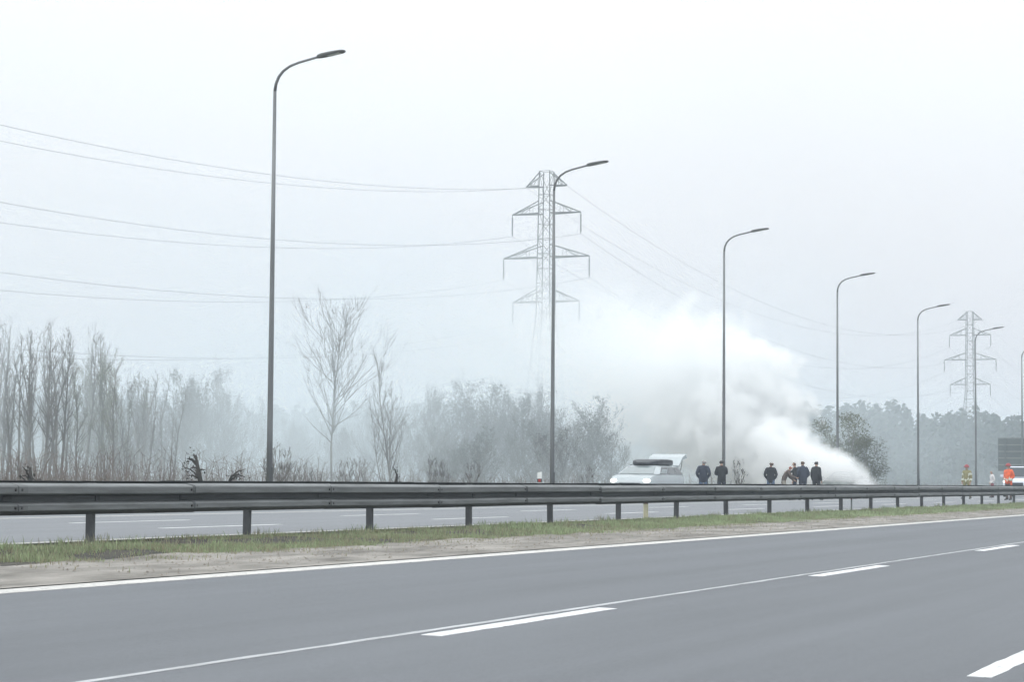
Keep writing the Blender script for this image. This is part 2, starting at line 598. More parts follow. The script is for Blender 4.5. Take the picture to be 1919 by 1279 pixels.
def w_profile(h, dep):
    """W-beam cross-section: (outward, z) centre line"""
    pts = [(0.00, 0.0), (0.010, 0.010), (dep * .9, 0.042), (dep, 0.055), (dep, 0.112), (dep * .85, 0.132), (dep * .3, 0.152), (-0.095, 0.160),
           (-0.095, 0.225), (dep * .6, 0.228), (dep * .9, 0.236), (dep, 0.250), (dep, 0.325), (dep * .85, 0.342), (0.012, 0.365), (0.0, 0.370)]
    return [(a, b / 0.37 * h) for a, b in pts]


def beam_mesh(side, z0, h, bottom_lap):
    prof = w_profile(h, 0.12)
    t = 0.004
    loop = [(a + t, z) for a, z in prof] + [(a - t, z) for a, z in prof[::-1]]
    mb = MB()
    secs = []
    for y, s in ((-2.0, 0.0), (1.98, 0.0), (1.98, bottom_lap), (2.16, bottom_lap)):
        secs.append([(side * (a + s), y, z0 + z) for a, z in loop])
    mb.loft(secs)
    me = mb.mesh('rail_beam', M['zinc'])
    bm = bmesh.new(); bm.from_mesh(me); bmesh.ops.recalc_face_normals(bm, faces=bm.faces); bm.to_mesh(me); bm.free()
    return me


OFF = 0.20
bz = BEAM_Z0 - FAR_Z
near_beam = beam_mesh(1, bz, BEAM_Z1 - BEAM_Z0, 0.009)
far_beam = beam_mesh(-1, bz + 0.03, BEAM_Z1 - BEAM_Z0, 0.009)
pm = MB()
for (x0, x1, y0, y1) in ((-0.05, 0.05, -0.027, -0.021), (-0.05, -0.044, -0.021, 0.03), (0.044, 0.05, -0.021, 0.03),
                         (-0.044, -0.03, 0.024, 0.03), (0.03, 0.044, 0.024, 0.03)):
    pm.box(x0, x1, y0, y1, -0.25, 0.73)
post_me = pm.mesh('post', M['zinc_dark'])
sm = MB()
sm.box(0.052, OFF - 0.101, -0.045, 0.045, bz + 0.10, bz + 0.27)
spacer_me = sm.mesh('spacer', M['zinc_dark'])
sm = MB()
sm.box(-OFF + 0.101, -0.052, -0.045, 0.045, bz + 0.13, bz + 0.30)
spacer_far_me = sm.mesh('spacer', M['zinc_dark'])
bo = MB()
for zz in (0.085, 0.29):
    for yy in (1.92, 2.04):
        bo.tube([(OFF + 0.115, yy, bz + zz), (OFF + 0.140, yy, bz + zz)], [0.020, 0.016], 6)
bolt_me = bo.mesh('bolts', M['bolt'])
rr = random.Random(3)
for k in range(-3, 44):
    y = PITCH_P * k
    p = inst('post', post_me, rail, (0, y, 0))
    p.rotation_euler = (rr.gauss(0, .006), rr.gauss(0, .008), rr.gauss(0, .03))
    inst('spacer', spacer_me, rail, (0, y, 0))
    inst('spacer', spacer_far_me, rail, (0, y, 0))
    b1 = inst('rail_beam', near_beam, rail, (OFF, y, rr.gauss(0, .004)))
    b1.rotation_euler = (rr.gauss(0, .0014), rr.gauss(0, .02), rr.gauss(0, .0012))
    if k < 14:
        tag(inst('bolts', bolt_me, b1, (-OFF, 0, 0)), kind='stuff')
    b2 = inst('rail_beam', far_beam, rail, (-OFF, y, rr.gauss(0, .003)))

# ------------------------------------------------------------------ street lamps
lamp_src = None
LAMP_X = [508, 1037, 1358, 1571, 1722, 1830, 1917]
LAMP_LBL = ['tall grey street lamp between the dense bare grove and the lone bare tree',
            'grey street lamp standing right in front of the large lattice pylon',
            'grey street lamp with a person in black standing at its foot',
            'grey street lamp whose lower pole vanishes into the dense white smoke',
            'grey street lamp between the smoking car and the firefighter in khaki',
            'grey street lamp in front of the small distant pylon',
            'grey street lamp beside the back of the large road sign']
for i, (px, lb) in enumerate(zip(LAMP_X, LAMP_LBL)):
    p = on_line(px, L_LAMP)
    if i == 0:
        o = empty('street_lamp', (p.x, p.y, FAR_Z))
        q = MB(); q.tube([(0, 0, -0.3), (0, 0, 2.2), (0, 0, 6.5), (0, 0, 11.05)], [0.085, 0.077, 0.060, 0.044], 10)
        pole = q.build('pole', M['lamp'], o, True)
        q = MB(); q.tube([(0, 0, -0.02), (0, 0, 0.04)], 0.2, 8); q.build('base_flange', M['lamp'], o)
        q = MB(); q.box(0.074, 0.088, -0.045, 0.045, 0.6, 1.1); q.build('hatch', M['lamp_head'], pole)
        arc = [(0, 0, 11.05), (0.03, 0, 11.25), (0.11, 0, 11.43), (0.24, 0, 11.58), (0.44, 0, 11.70), (0.70, 0, 11.78), (1.30, 0, 11.90)]
        q = MB(); q.tube(arc, [0.044, 0.042, 0.040, 0.038, 0.036, 0.034, 0.032], 8); q.build('arm', M['lamp'], o, True)
        q = MB()
        secs = []
        for (x, w, zt, zb) in ((1.24, 0.05, 11.945, 11.86), (1.36, 0.10, 11.975, 11.875), (1.6, 0.14, 12.005, 11.915), (1.92, 0.15, 12.03, 11.97), (2.02, 0.09, 12.03, 11.99)):
            secs.append([(x, -w, zb), (x, w, zb), (x, w, (zt + zb) / 2), (x, w * .6, zt), (x, -w * .6, zt), (x, -w, (zt + zb) / 2)])
        q.loft(secs); hd = q.build('lamp_head', M['lamp_head'], o)
        q = MB(); q.add([(1.55, -.1, 11.895), (1.9, -.1, 11.962), (1.9, .1, 11.962), (1.55, .1, 11.895)], [(0, 1, 2, 3)]); q.build('lens', M['lens'], hd)
        lamp_src = o
    else:
        o = copy_tree(lamp_src)
        o.location = (p.x, p.y, FAR_Z)
    o.rotation_euler = (0, 0, R([0, -1.5, 1, 2, -1, 1.5, 0][i]))
    tag(o, lb, 'street lamp', 'street lamps along the far carriageway')

# ------------------------------------------------------------------ pylons and power lines
PY1, PZ1 = at_depth(1023, 262), 262.0
PY2, PZ2 = at_depth(1820, 471), 471.0
LINE_DIR = (PY2 - PY1).normalized()
PY0 = PY1 - (PY2 - PY1)
PY3 = PY2 + (PY2 - PY1)
rz_line = math.atan2(-LINE_DIR.x, LINE_DIR.y)
# heights above ground of: top, ground-wire arm, three cross-arms (bottom chord) ; half-widths
k1 = PZ1 / F_PX
base1 = CAM_Z - FAR_Z
H_TOP = 584 * k1 + base1
H_GW = 556 * k1 + base1
ARMS = [(504 * k1 + base1, 64 * k1), (421 * k1 + base1, 80 * k1), (337 * k1 + base1, 62 * k1)]
INS = 41 * k1
face = abs(LINE_DIR.dot(FWD))            # arms are seen this much foreshortened
ARMS = [(h, w / face) for h, w in ARMS]
GW_W = 38 * k1 / face


def body_w(h):
    """half-width of the lattice mast at height h"""
    if h > H_TOP - 17: return 0.66 + 0.012 * (H_TOP - h)
    return 0.864 + (H_TOP - 17 - h) * 0.085


def make_pylon():
    root = empty('pylon', (0, 0, 0))
    q = MB()
    levels = [0]
    while levels[-1] < H_TOP - 1.2:
        levels.append(levels[-1] + max(1.75, body_w(levels[-1]) * 1.5))
    levels[-1] = H_TOP
    cs = [(-1, -1), (1, -1), (1, 1), (-1, 1)]
    for sx, sy in cs:
        q.tube([(sx * body_w(h), sy * body_w(h), h) for h in levels], 0.07, 4)
    for a, b in zip(levels[:-1], levels[1:]):
        wa, wb = body_w(a), body_w(b)
        for i in range(4):
            s, t = cs[i], cs[(i + 1) % 4]
            if (levels.index(a) + i) % 2:
                q.bar((s[0] * wa, s[1] * wa, a), (t[0] * wb, t[1] * wb, b), 0.03)
            else:
                q.bar((t[0] * wa, t[1] * wa, a), (s[0] * wb, s[1] * wb, b), 0.03)
            q.bar((s[0] * wb, s[1] * wb, b), (t[0] * wb, t[1] * wb, b), 0.03)
    q.build('mast', M['lattice'], root)
    tips = []
    for j, (h, w) in enumerate(ARMS + [(H_GW, GW_W)]):
        for sx in (-1, 1):
            q = MB()
            bw = body_w(h)
            rise = 1.45 if j < 3 else 1.55
            tip = (sx * w, 0, h)
            for sy in (-1, 1):
                q.bar((sx * bw, sy * bw, h), tip, 0.075)
                q.bar((sx * body_w(h + rise), sy * bw, min(H_TOP, h + rise)), tip, 0.06)
                n = 3
                for c in range(1, n):
                    f, f2 = c / n, (c + .5) / n
                    lo = Vector((sx * bw, sy * bw, h)).lerp(Vector(tip), f)
                    up = Vector((sx * bw, sy * bw, min(H_TOP, h + rise))).lerp(Vector(tip), f)
                    q.bar(lo, up, 0.03)
                    if c + 1 <= n:
                        q.bar(up, Vector((sx * bw, sy * bw, h)).lerp(Vector(tip), min(1, f + 1 / n)), 0.03)
            arm = q.build('cross_arm', M['lattice'], root)
            if j < 3:
                q = MB()
                q.tube([(sx * w, 0, h), (sx * w, 0, h - INS)], 0.04, 5)
                for d in range(14):
                    zz = h - 0.3 - d * (INS - 0.5) / 14
                    q.tube([(sx * w, 0, zz), (sx * w, 0, zz - 0.06), (sx * w, 0, zz - 0.09)], [0.05, 0.125, 0.125], 6)
                q.build('insulator', M['insul'], arm)
                tips.append((sx, w, h - INS))
            else:
                tips.append((sx, w, h - 0.1))
    return root, tips


pyl, tips = make_pylon()
pyl.location = (PY1.x, PY1.y, FAR_Z)
pyl.rotation_euler = (0, 0, rz_line)
tag(pyl, 'large steel lattice pylon, its lower half lost in white smoke', 'pylon', 'pylons of the power line')
p2 = copy_tree(pyl)
p2.location = (PY2.x, PY2.y, FAR_Z)
tag(p2, 'small distant lattice pylon standing before the far forest', 'pylon', 'pylons of the power line')
PERP = Vector((LINE_DIR.y, -LINE_DIR.x, 0))
lev = ['upper', 'middle', 'lower']
for j, (sx, w, h) in enumerate(tips):
    pts = []
    for a, b in ((PY0, PY1), (PY1, PY2), (PY2, PY3)):
        for i in range(0 if a is PY0 else 1, 41):
            t = i / 40
            p = a.lerp(b, t) + PERP * (sx * w)
            sag = (9.3 if j < 6 else 9.0) * 4 * t * (1 - t)
            pts.append((p.x, p.y, FAR_Z + h - sag))
    q = MB(); q.tube(pts, 0.019 if j < 6 else 0.017, 4)
    o = q.build('power_line', M['wire'])
    side = 'circuit nearer the road' if sx > 0 else 'circuit farther from the road'
    if j < 6:
        lb = f'thin sagging power line on the {lev[j // 2]} cross-arms, {side}'
    else:
        lb = f'thin sagging earth wire at the pylon tops, {"side nearer the road" if sx > 0 else "side farther from the road"}'
    tag(o, lb, 'power line', 'wires of the power line')

# ------------------------------------------------------------------ trees and undergrowth
def bare_tree_mesh(seed, H, spread=0.16, start=0.25, nprim=22, up=0.62, buds=0, stems=1, thick=1.0, crown=False, fan=.22):
    """trunk mesh + crown mesh of a leafless tree of height H"""
    rg = random.Random(seed)
    tr, cr = MB(), MB()

    def limb(mb, p, d, ln, r0, r1, n, sides, bend):
        pts, rad = [p.copy()], [r0]
        q, dd = p.copy(), d.normalized()
        for i in range(n):
            dd = (dd + Vector((rg.gauss(0, bend), rg.gauss(0, bend), rg.gauss(0, bend) + 0.07))).normalized()
            q = q + dd * ln / n
            pts.append(q.copy()); rad.append(r0 + (r1 - r0) * (i + 1) / n)
        mb.tube(pts, rad, sides, cap=False)
        return pts, rad

    for s in range(stems):
        lean = Vector((rg.gauss(0, .05), rg.gauss(0, .05), 1)) if stems == 1 else Vector((rg.gauss(0, fan), rg.gauss(0, fan), 1))
        hh = H * (1 if s == 0 else rg.uniform(.65, .97))
        base = Vector((0, 0, -0.15)) if s == 0 else Vector((rg.gauss(0, .25), rg.gauss(0, .25), -0.15))
        tp, trd = limb(tr, base, lean, hh + .15, 0.0105 * hh * thick, 0.006 * thick, 14, 6, .035)
        for i in range(nprim if s == 0 else max(5, nprim // 2)):
            t = start + (0.97 - start) * (i + rg.random()) / (nprim if s == 0 else max(5, nprim // 2))
            k = min(13, int(t * 14)); f = t * 14 - k
            p = tp[k].lerp(tp[k + 1], f)
            a = rg.uniform(0, 6.283)
            u = up + rg.uniform(-.15, .15)
            d = Vector((math.cos(a) * (1 - u), math.sin(a) * (1 - u), u))
            ln = H * spread * (1.9 - 1.45 * t) * rg.uniform(.65, 1.25)
            if crown: ln = H * spread * (.35 + 1.1 * math.sin(math.pi * (.25 + .75 * (t - start) / (1 - start)))) * rg.uniform(.7, 1.2)
            r = trd[k] * 0.5
            bp, br = limb(cr, p, d, ln, r, .005, 5, 4, .09)
            for j in range(rg.randint(5, 8)):
                kk = rg.randint(1, 5)
                pp = bp[kk - 1].lerp(bp[kk], rg.random())
                d2 = (bp[kk] - bp[kk - 1]).normalized() + Vector((rg.gauss(0, .5), rg.gauss(0, .5), rg.uniform(0, .7)))
                l2 = ln * rg.uniform(.22, .5)
                cp, c_r = limb(cr, pp, d2, l2, max(.007, br[kk] * .55), .004, 3, 3, .13)
                for m_ in range(rg.randint(2, 5)):
                    k3 = rg.randint(1, 3)
                    d3 = (cp[k3] - cp[k3 - 1]).normalized() + Vector((rg.gauss(0, .5), rg.gauss(0, .5), rg.uniform(0, .7)))
                    ep, _ = limb(cr, cp[k3], d3, l2 * rg.uniform(.3, .65), .006, .003, 2, 3, .12)
                    for b_ in range(buds):
                        c = ep[rg.randint(0, 2)] + Vector((rg.gauss(0, .12), rg.gauss(0, .12), rg.gauss(0, .12)))
                        e1 = Vector((rg.gauss(0, 1), rg.gauss(0, 1), rg.gauss(0, 1))).normalized() * rg.uniform(.02, .045)
                        e2 = e1.orthogonal()
                        cr.add([c - e1, c + e2, c + e1, c - e2 * .6], [(0, 1, 2, 3)], 1)
    return tr.mesh('trunk', M['bark'], True), cr.mesh('crown', [M['twig'], M['bud']])


def leafy_mesh(seed, H, rad, n, size, leaf, lobes=9, low=0.25):
    """bushy tree: stems plus leaf clumps spread through an uneven crown"""
    rg = random.Random(seed)
    tr, cr = MB(), MB()
    cs = []
    for i in range(lobes):
        a = rg.uniform(0, 6.283); rr_ = rad * math.sqrt(rg.random()) * .8
        c = Vector((math.cos(a) * rr_, math.sin(a) * rr_, H * rg.uniform(low, .86)))
        cs.append((c, rad * rg.uniform(.28, .5)))
    cs.append((Vector((0, 0, H * .88)), rad * .3))
    for c, r in cs:
        mid = Vector((c.x * .35, c.y * .35, c.z * .5))
        tr.tube([(rg.gauss(0, .1), rg.gauss(0, .1), -.15), mid, c], [H * .013, H * .008, .01], 5, cap=False)
        for j in range(7):
            d = Vector((rg.gauss(0, 1), rg.gauss(0, 1), rg.gauss(.4, 1))).normalized() * r * 1.15
            tr.tube([mid.lerp(c, rg.uniform(.5, 1)), c + d * .6, c + d], [.02, .012, .005], 3, cap=False)
    for i in range(n):
        c, r = cs[rg.randrange(len(cs))]
        d = Vector((rg.gauss(0, 1), rg.gauss(0, 1), rg.gauss(0, 1))).normalized() * r * rg.random() ** .45
        p = c + Vector((d.x, d.y, d.z * .85))
        e1 = Vector((rg.gauss(0, 1), rg.gauss(0, 1), rg.gauss(0, 1))).normalized() * size * rg.uniform(.5, 1.2)
        e2 = e1.orthogonal().normalized() * size * rg.uniform(.3, .6)
        cr.add([p - e1, p + e2, p + e1, p - e2], [(0, 1, 2, 3)])
    return tr.mesh('trunk', M['bark'], True), cr.mesh('crown', leaf)


def plant(name, meshes, p, h_scale, rz, label, cat, group=None, wide=1.0):
    o = empty(name, (p.x, p.y, FAR_Z - .03), rz)
    tag(o, label, cat, group)
    for nm, me in zip(('trunk', 'crown'), meshes):
        c = inst(nm, me, o)
        c.scale = (h_scale * wide, h_scale * wide, h_scale)
    return o


rt = random.Random(21)
variants = [bare_tree_mesh(100 + i, 10.0, spread=[.13, .15, .11, .16, .14, .12][i], start=[.3, .2, .35, .25, .15, .3][i],
                           nprim=[17, 19, 16, 22, 20, 15][i], up=.68, thick=1.1, buds=[0, 0, 0, 3, 2, 0][i]) for i in range(6)]


def top_of_grove(px):
    if px < 40: return 592
    if px < 100: return 600
    if px < 190: return 608
    if px < 230: return 600
    if px < 270: return 655
    return 655 + (px - 270) * .9


for i in range(84):
    px = -35 + 365 * (i + rt.uniform(-.4, .4)) / 84
    z = rt.uniform(84, 134)
    p = at_depth(px, z)
    ht = (horizon(px) - top_of_grove(px) - abs(rt.gauss(0, 55)) + (14 if i % 9 == 0 else -10)) / F_PX * z + (CAM_Z - FAR_Z)
    leafy = 130 < px < 250 and rt.random() < .6
    v = variants[rt.choice([3, 4])] if leafy else variants[rt.choice([0, 1, 2, 5])]
    if leafy:
        ht *= .82
        lb, gr = 'slender tree with first pale green buds in the grove beyond the guard rail', 'budding trees of the grove'
    else:
        lb, gr = 'slender leafless tree in the dense grove beyond the guard rail', 'leafless trees of the grove'
    plant('bare_tree', v, p, max(3.5, ht) / 10, rt.uniform(0, 6.28), lb, 'tree', gr, rt.uniform(.85, 1.15))

lone = bare_tree_mesh(18, 10.0, spread=.25, start=.3, nprim=38, up=.52, thick=.75, crown=True)
p = at_depth(625, 90)
plant('bare_tree', lone, p, ((horizon(628) - 584) / F_PX * 90 + .8) / 10, 1.0,
      'lone tall leafless tree with a spreading open crown', 'tree')
twin = bare_tree_mesh(9, 10.0, spread=.19, start=.16, nprim=26, up=.70, stems=3, thick=.75)
p = at_depth(740, 86)
plant('bare_tree', twin, p, ((horizon(742) - 672) / F_PX * 86 + .8) / 10, .3,
      'smaller leafless tree with several upright stems beside the lone tall tree', 'tree')
thin = bare_tree_mesh(12, 10.0, spread=.12, start=.3, nprim=20, up=.72)
for px, top, z, lb in ((1003, 715, 135, 'thin leafless tree poking out of the grey thicket beside a street lamp'),
                       (818, 712, 150, 'thin leafless tree at the thicket edge nearest the several-stemmed tree'),):
    plant('bare_tree', thin, at_depth(px, z), ((horizon(px) - top) / F_PX * z + .8) / 10, px, lb, 'tree')

def thicket_mesh(seed):
    t_, c_ = bare_tree_mesh(seed, 6.0, spread=.24, start=.1, nprim=18, up=.5, stems=10, thick=.75, crown=True, fan=.34, buds=2)
    c_.materials[1] = M['bush']
    return t_, c_


bushes = [thicket_mesh(40 + i) for i in range(3)]
bl = 'dark rounded thicket bush wrapped in thin smoke'
for i, (px, top, z, w) in enumerate(((790, 775, 126, 1.1), (832, 740, 128, 1.1), (872, 720, 130, 1.2), (915, 718, 128, 1.2), (955, 730, 124, 1.1),
                                     (1010, 738, 126, 1.1), (1062, 742, 124, 1.3), (1105, 775, 122, 1.1), (1150, 815, 124, 1.1),
                                     (895, 800, 112, 1.3), (1045, 805, 110, 1.2), (990, 790, 116, 1.2), (845, 800, 114, 1.2))):
    ht = (horizon(px) - top) / F_PX * z + .8
    plant('thicket_bush', bushes[i % 3], at_depth(px, z), ht / 6, i * 1.7, bl, 'bush', 'bushes of the grey thicket', w * .9)
bl2 = 'low bush fading into smoke between the grove and the lone tree'
for i, (px, top, z) in enumerate(((190, 745, 128), (245, 720, 124), (300, 735, 125), (350, 705, 136), (405, 700, 140), (448, 745, 142), (545, 790, 150), (690, 770, 150), (590, 775, 155), (640, 800, 140), (740, 790, 150))):
    ht = (horizon(px) - top) / F_PX * z + .8
    plant('thicket_bush', bushes[(i + 1) % 3], at_depth(px, z), ht / 6, i * 2.1, bl2, 'bush', 'low bushes in the smoke', .85)
olive = leafy_mesh(60, 6.0, 2.6, 4600, .09, M['olive'], 14, .2)
for px, top, z, lb in ((1592, 768, 165, 'olive green tree rising behind the white smoke jet'),
                       (1625, 812, 160, 'low olive green bush right of the smoke jet'),):
    plant('olive_tree', olive, at_depth(px, z), ((horizon(px) - top) / F_PX * z + .8) / 6, px, lb, 'tree')

# far forest: one mass
mb = MB()
fr = random.Random(5)
for i in range(1250):
    px = fr.uniform(-350, 2450)
    z = fr.uniform(500, 590)
    p = at_depth(px, z)
    H = 18.2 + 1.0 * math.sin(px * .009) + .5 * math.sin(px * .031 + 1) + fr.gauss(0, .7) - (2.5 if fr.random() < .3 else 0)
    if fr.random() < .04: H += 1.0
    wd = fr.uniform(2.2, 3.8)
    con = fr.random() < .2
    mb.tube([(p.x, p.y, FAR_Z - .2), (p.x, p.y, H * .95)], [.2, .05], 3, cap=False)
    for k in range(95):
        t = fr.random() ** 1.05
        zz = H * (.03 + .97 * t)
        r = wd * ((1.05 - t) if con else math.sqrt(max(0.02, 1 - (2 * t - .85) ** 2 * .75))) * math.sqrt(fr.random())
        a = fr.uniform(0, 6.283)
        c = Vector((p.x + math.cos(a) * r, p.y + math.sin(a) * r, zz))
        e1 = Vector((fr.gauss(0, 1), fr.gauss(0, 1), fr.gauss(0, .7))).normalized() * fr.uniform(.45, 1.0)
        e2 = e1.orthogonal().normalized() * fr.uniform(.35, .7)
        mb.add([c - e1, c + e2, c + e1, c - e2], [(0, 1, 2, 3)])
fo = mb.build('far_forest', M['forest'])
tag(fo, 'long dark far-off forest closing the view behind the smoke', 'forest', kind='stuff')

# dry weeds and brambles along the far verge
mb = MB()
wr = random.Random(8)
for i in range(6500):
    px = wr.uniform(-60, 1950)
    Lp = wr.choice((wr.uniform(33, 45), wr.uniform(40, 75)))
    p = on_line(px, Lp * CT)
    if p.y > 260: continue
    cl_ = hash_noise(p.x * .12, p.y * .09)
    if px > 1150 and wr.random() < .6: continue
    h = (0.45 + 1.15 * cl_) * wr.uniform(.5, 1.1)
    a = Vector((p.x, p.y, FAR_Z - .1))
    d = Vector((wr.gauss(0, .22), wr.gauss(0, .22), 1))
    b = a + d * h
    c = b + Vector((wr.gauss(0, .25), wr.gauss(0, .25), .25)) * h * .4
    mb.tube([a, b, c], [.009, .006, .003], 3, cap=False)
    for j in range(3):
        e = a.lerp(b, wr.uniform(.45, 1))
        mb.tube([e, e + Vector((wr.gauss(0, .3), wr.gauss(0, .3), wr.uniform(.1, .4))) * h * .5], [.005, .003], 3, cap=False)
wd_ = mb.build('dry_undergrowth', M['weed'])
tag(wd_, 'brownish dry weeds and brambles along the far verge', 'undergrowth', kind='stuff')


def snag(px, L, zt, seed, label, lean, n=6):
    """dark broken shrub sticking up behind the rail"""
    rg = random.Random(seed)
    p = on_line(px, L * CT)
    o = empty('broken_shrub', (p.x, p.y, FAR_Z - .03))
    q = MB()
    top = Vector((lean[0], lean[1], zt - FAR_Z))
    q.tube([(0, 0, -.1), top * .55 + Vector((.05, 0, 0)), top], [.10, .075, .03], 6)
    q.build('stem', M['dark_wood'], o, True)
    q = MB()
    for i in range(n * 3):
        s = top * rg.uniform(.5, 1.0)
        d = Vector((rg.gauss(lean[0], .2), rg.gauss(0, .2), rg.uniform(-.05, .3)))
        q.tube([s, s + d * .5 + Vector((0, 0, .05)), s + d], [.03, .02, .006], 4, cap=False)
        for k in range(8):
            c = s + d * rg.uniform(.3, 1) + Vector((rg.gauss(0, .09), rg.gauss(0, .09), rg.gauss(0, .09)))
            e1 = Vector((rg.gauss(0, 1), rg.gauss(0, 1), rg.gauss(0, 1))).normalized() * rg.uniform(.015, .04)
            e2 = e1.orthogonal() * .5
            q.add([c - e1, c + e2, c + e1, c - e2], [(0, 1, 2, 3)])
    q.build('branches', M['dark_wood'], o)
    tag(o, label, 'shrub')


snag(383, 30.5, 1.83, 1, 'dark broken shrub with a thick leaning stem near the first tall street lamp', (-.15, -.1), 3)
snag(412, 30.5, 1.32, 2, 'low dark branch pile beside the thick broken shrub', (.35, .1), 3)
snag(735, 31, 1.42, 3, 'small dark broken shrub below the several-stemmed bare tree', (.22, 0), 2)
snag(60, 30.5, 1.45, 14, 'tiny dark shrub at the foot of the bare grove', (.0, 0), 2)

# thin saplings along the verge
sap = bare_tree_mesh(77, 2.4, spread=.3, start=.15, nprim=7, up=.6, stems=3, thick=.9)
for i, (px, top) in enumerate(((28, 872), (500, 838), (528, 838), (593, 880), (658, 862), (670, 860), (805, 858), (822, 862), (838, 866), (892, 868), (1100, 872), (1380, 860), (560, 870))):
    L = 32.5 + (i * 37 % 9) * .5
    p = on_line(px, L * CT)
    ht = (horizon(px) - top) / F_PX * depth(p) + .8
    plant('sapling', sap, p, ht / 2.4, i * 1.3, 'small bare sapling on the verge behind the guard rail', 'sapling', 'saplings on the verge')

# ------------------------------------------------------------------ vehicles
M['silver'] = mat('silver_paint', (0.38, 0.42, 0.44), 0.32, metal=0.25, var=.04, scale=(2, 2, 2))
M['white_paint'] = mat('white_paint', (0.62, 0.66, 0.74), 0.35, var=.04, scale=(2, 2, 2))
M['burnt'] = mat('burnt_paint', (0.16, 0.19, 0.18), 0.8, col2=(0.07, 0.075, 0.07), scale=(3, 3, 3))
M['glass'] = mat('car_glass', (0.02, 0.028, 0.038), 0.08, spec=0.4)
M['screen'] = mat('windscreen_glass', (0.16, 0.195, 0.205), 0.12, spec=1.0)  # base colour paled to stand in for bright sky mirrored in the glass
M['rubber'] = mat('rubber', (0.02, 0.02, 0.02), 0.85)
M['rim'] = mat('rim', (0.3, 0.3, 0.31), 0.4, metal=.6)
M['black'] = mat('black_plastic', (0.018, 0.022, 0.03), 0.5)
M['headlight'] = mat('headlight', (0.9, 0.9, 0.85), 0.2, emit=((1, 0.98, 0.92), 3.0))
M['lamp_off'] = mat('lamp_off', (0.35, 0.36, 0.36), 0.25)


def wheel_meshes():
    q = MB(); secs = []
    for y, r in ((-.1, .26), (-.1, .31), (-.06, .325), (.06, .325), (.1, .31), (.1, .26)):
        secs.append([(math.cos(t * math.pi / 10) * r, y, math.sin(t * math.pi / 10) * r) for t in range(20)])
    q.loft(secs)
    ty = q.mesh('tyre', M['rubber'], True)
    q = MB()
    q.tube([(0, -.105, 0), (0, .105, 0)], .2, 14)
    for k in range(5):
        a = k * 2 * math.pi / 5
        q.bar((0, 0.11, 0), (math.cos(a) * .24, .108, math.sin(a) * .24), .03)
    return ty, q.mesh('rim', M['rim'])


TYRE, RIM = wheel_meshes()


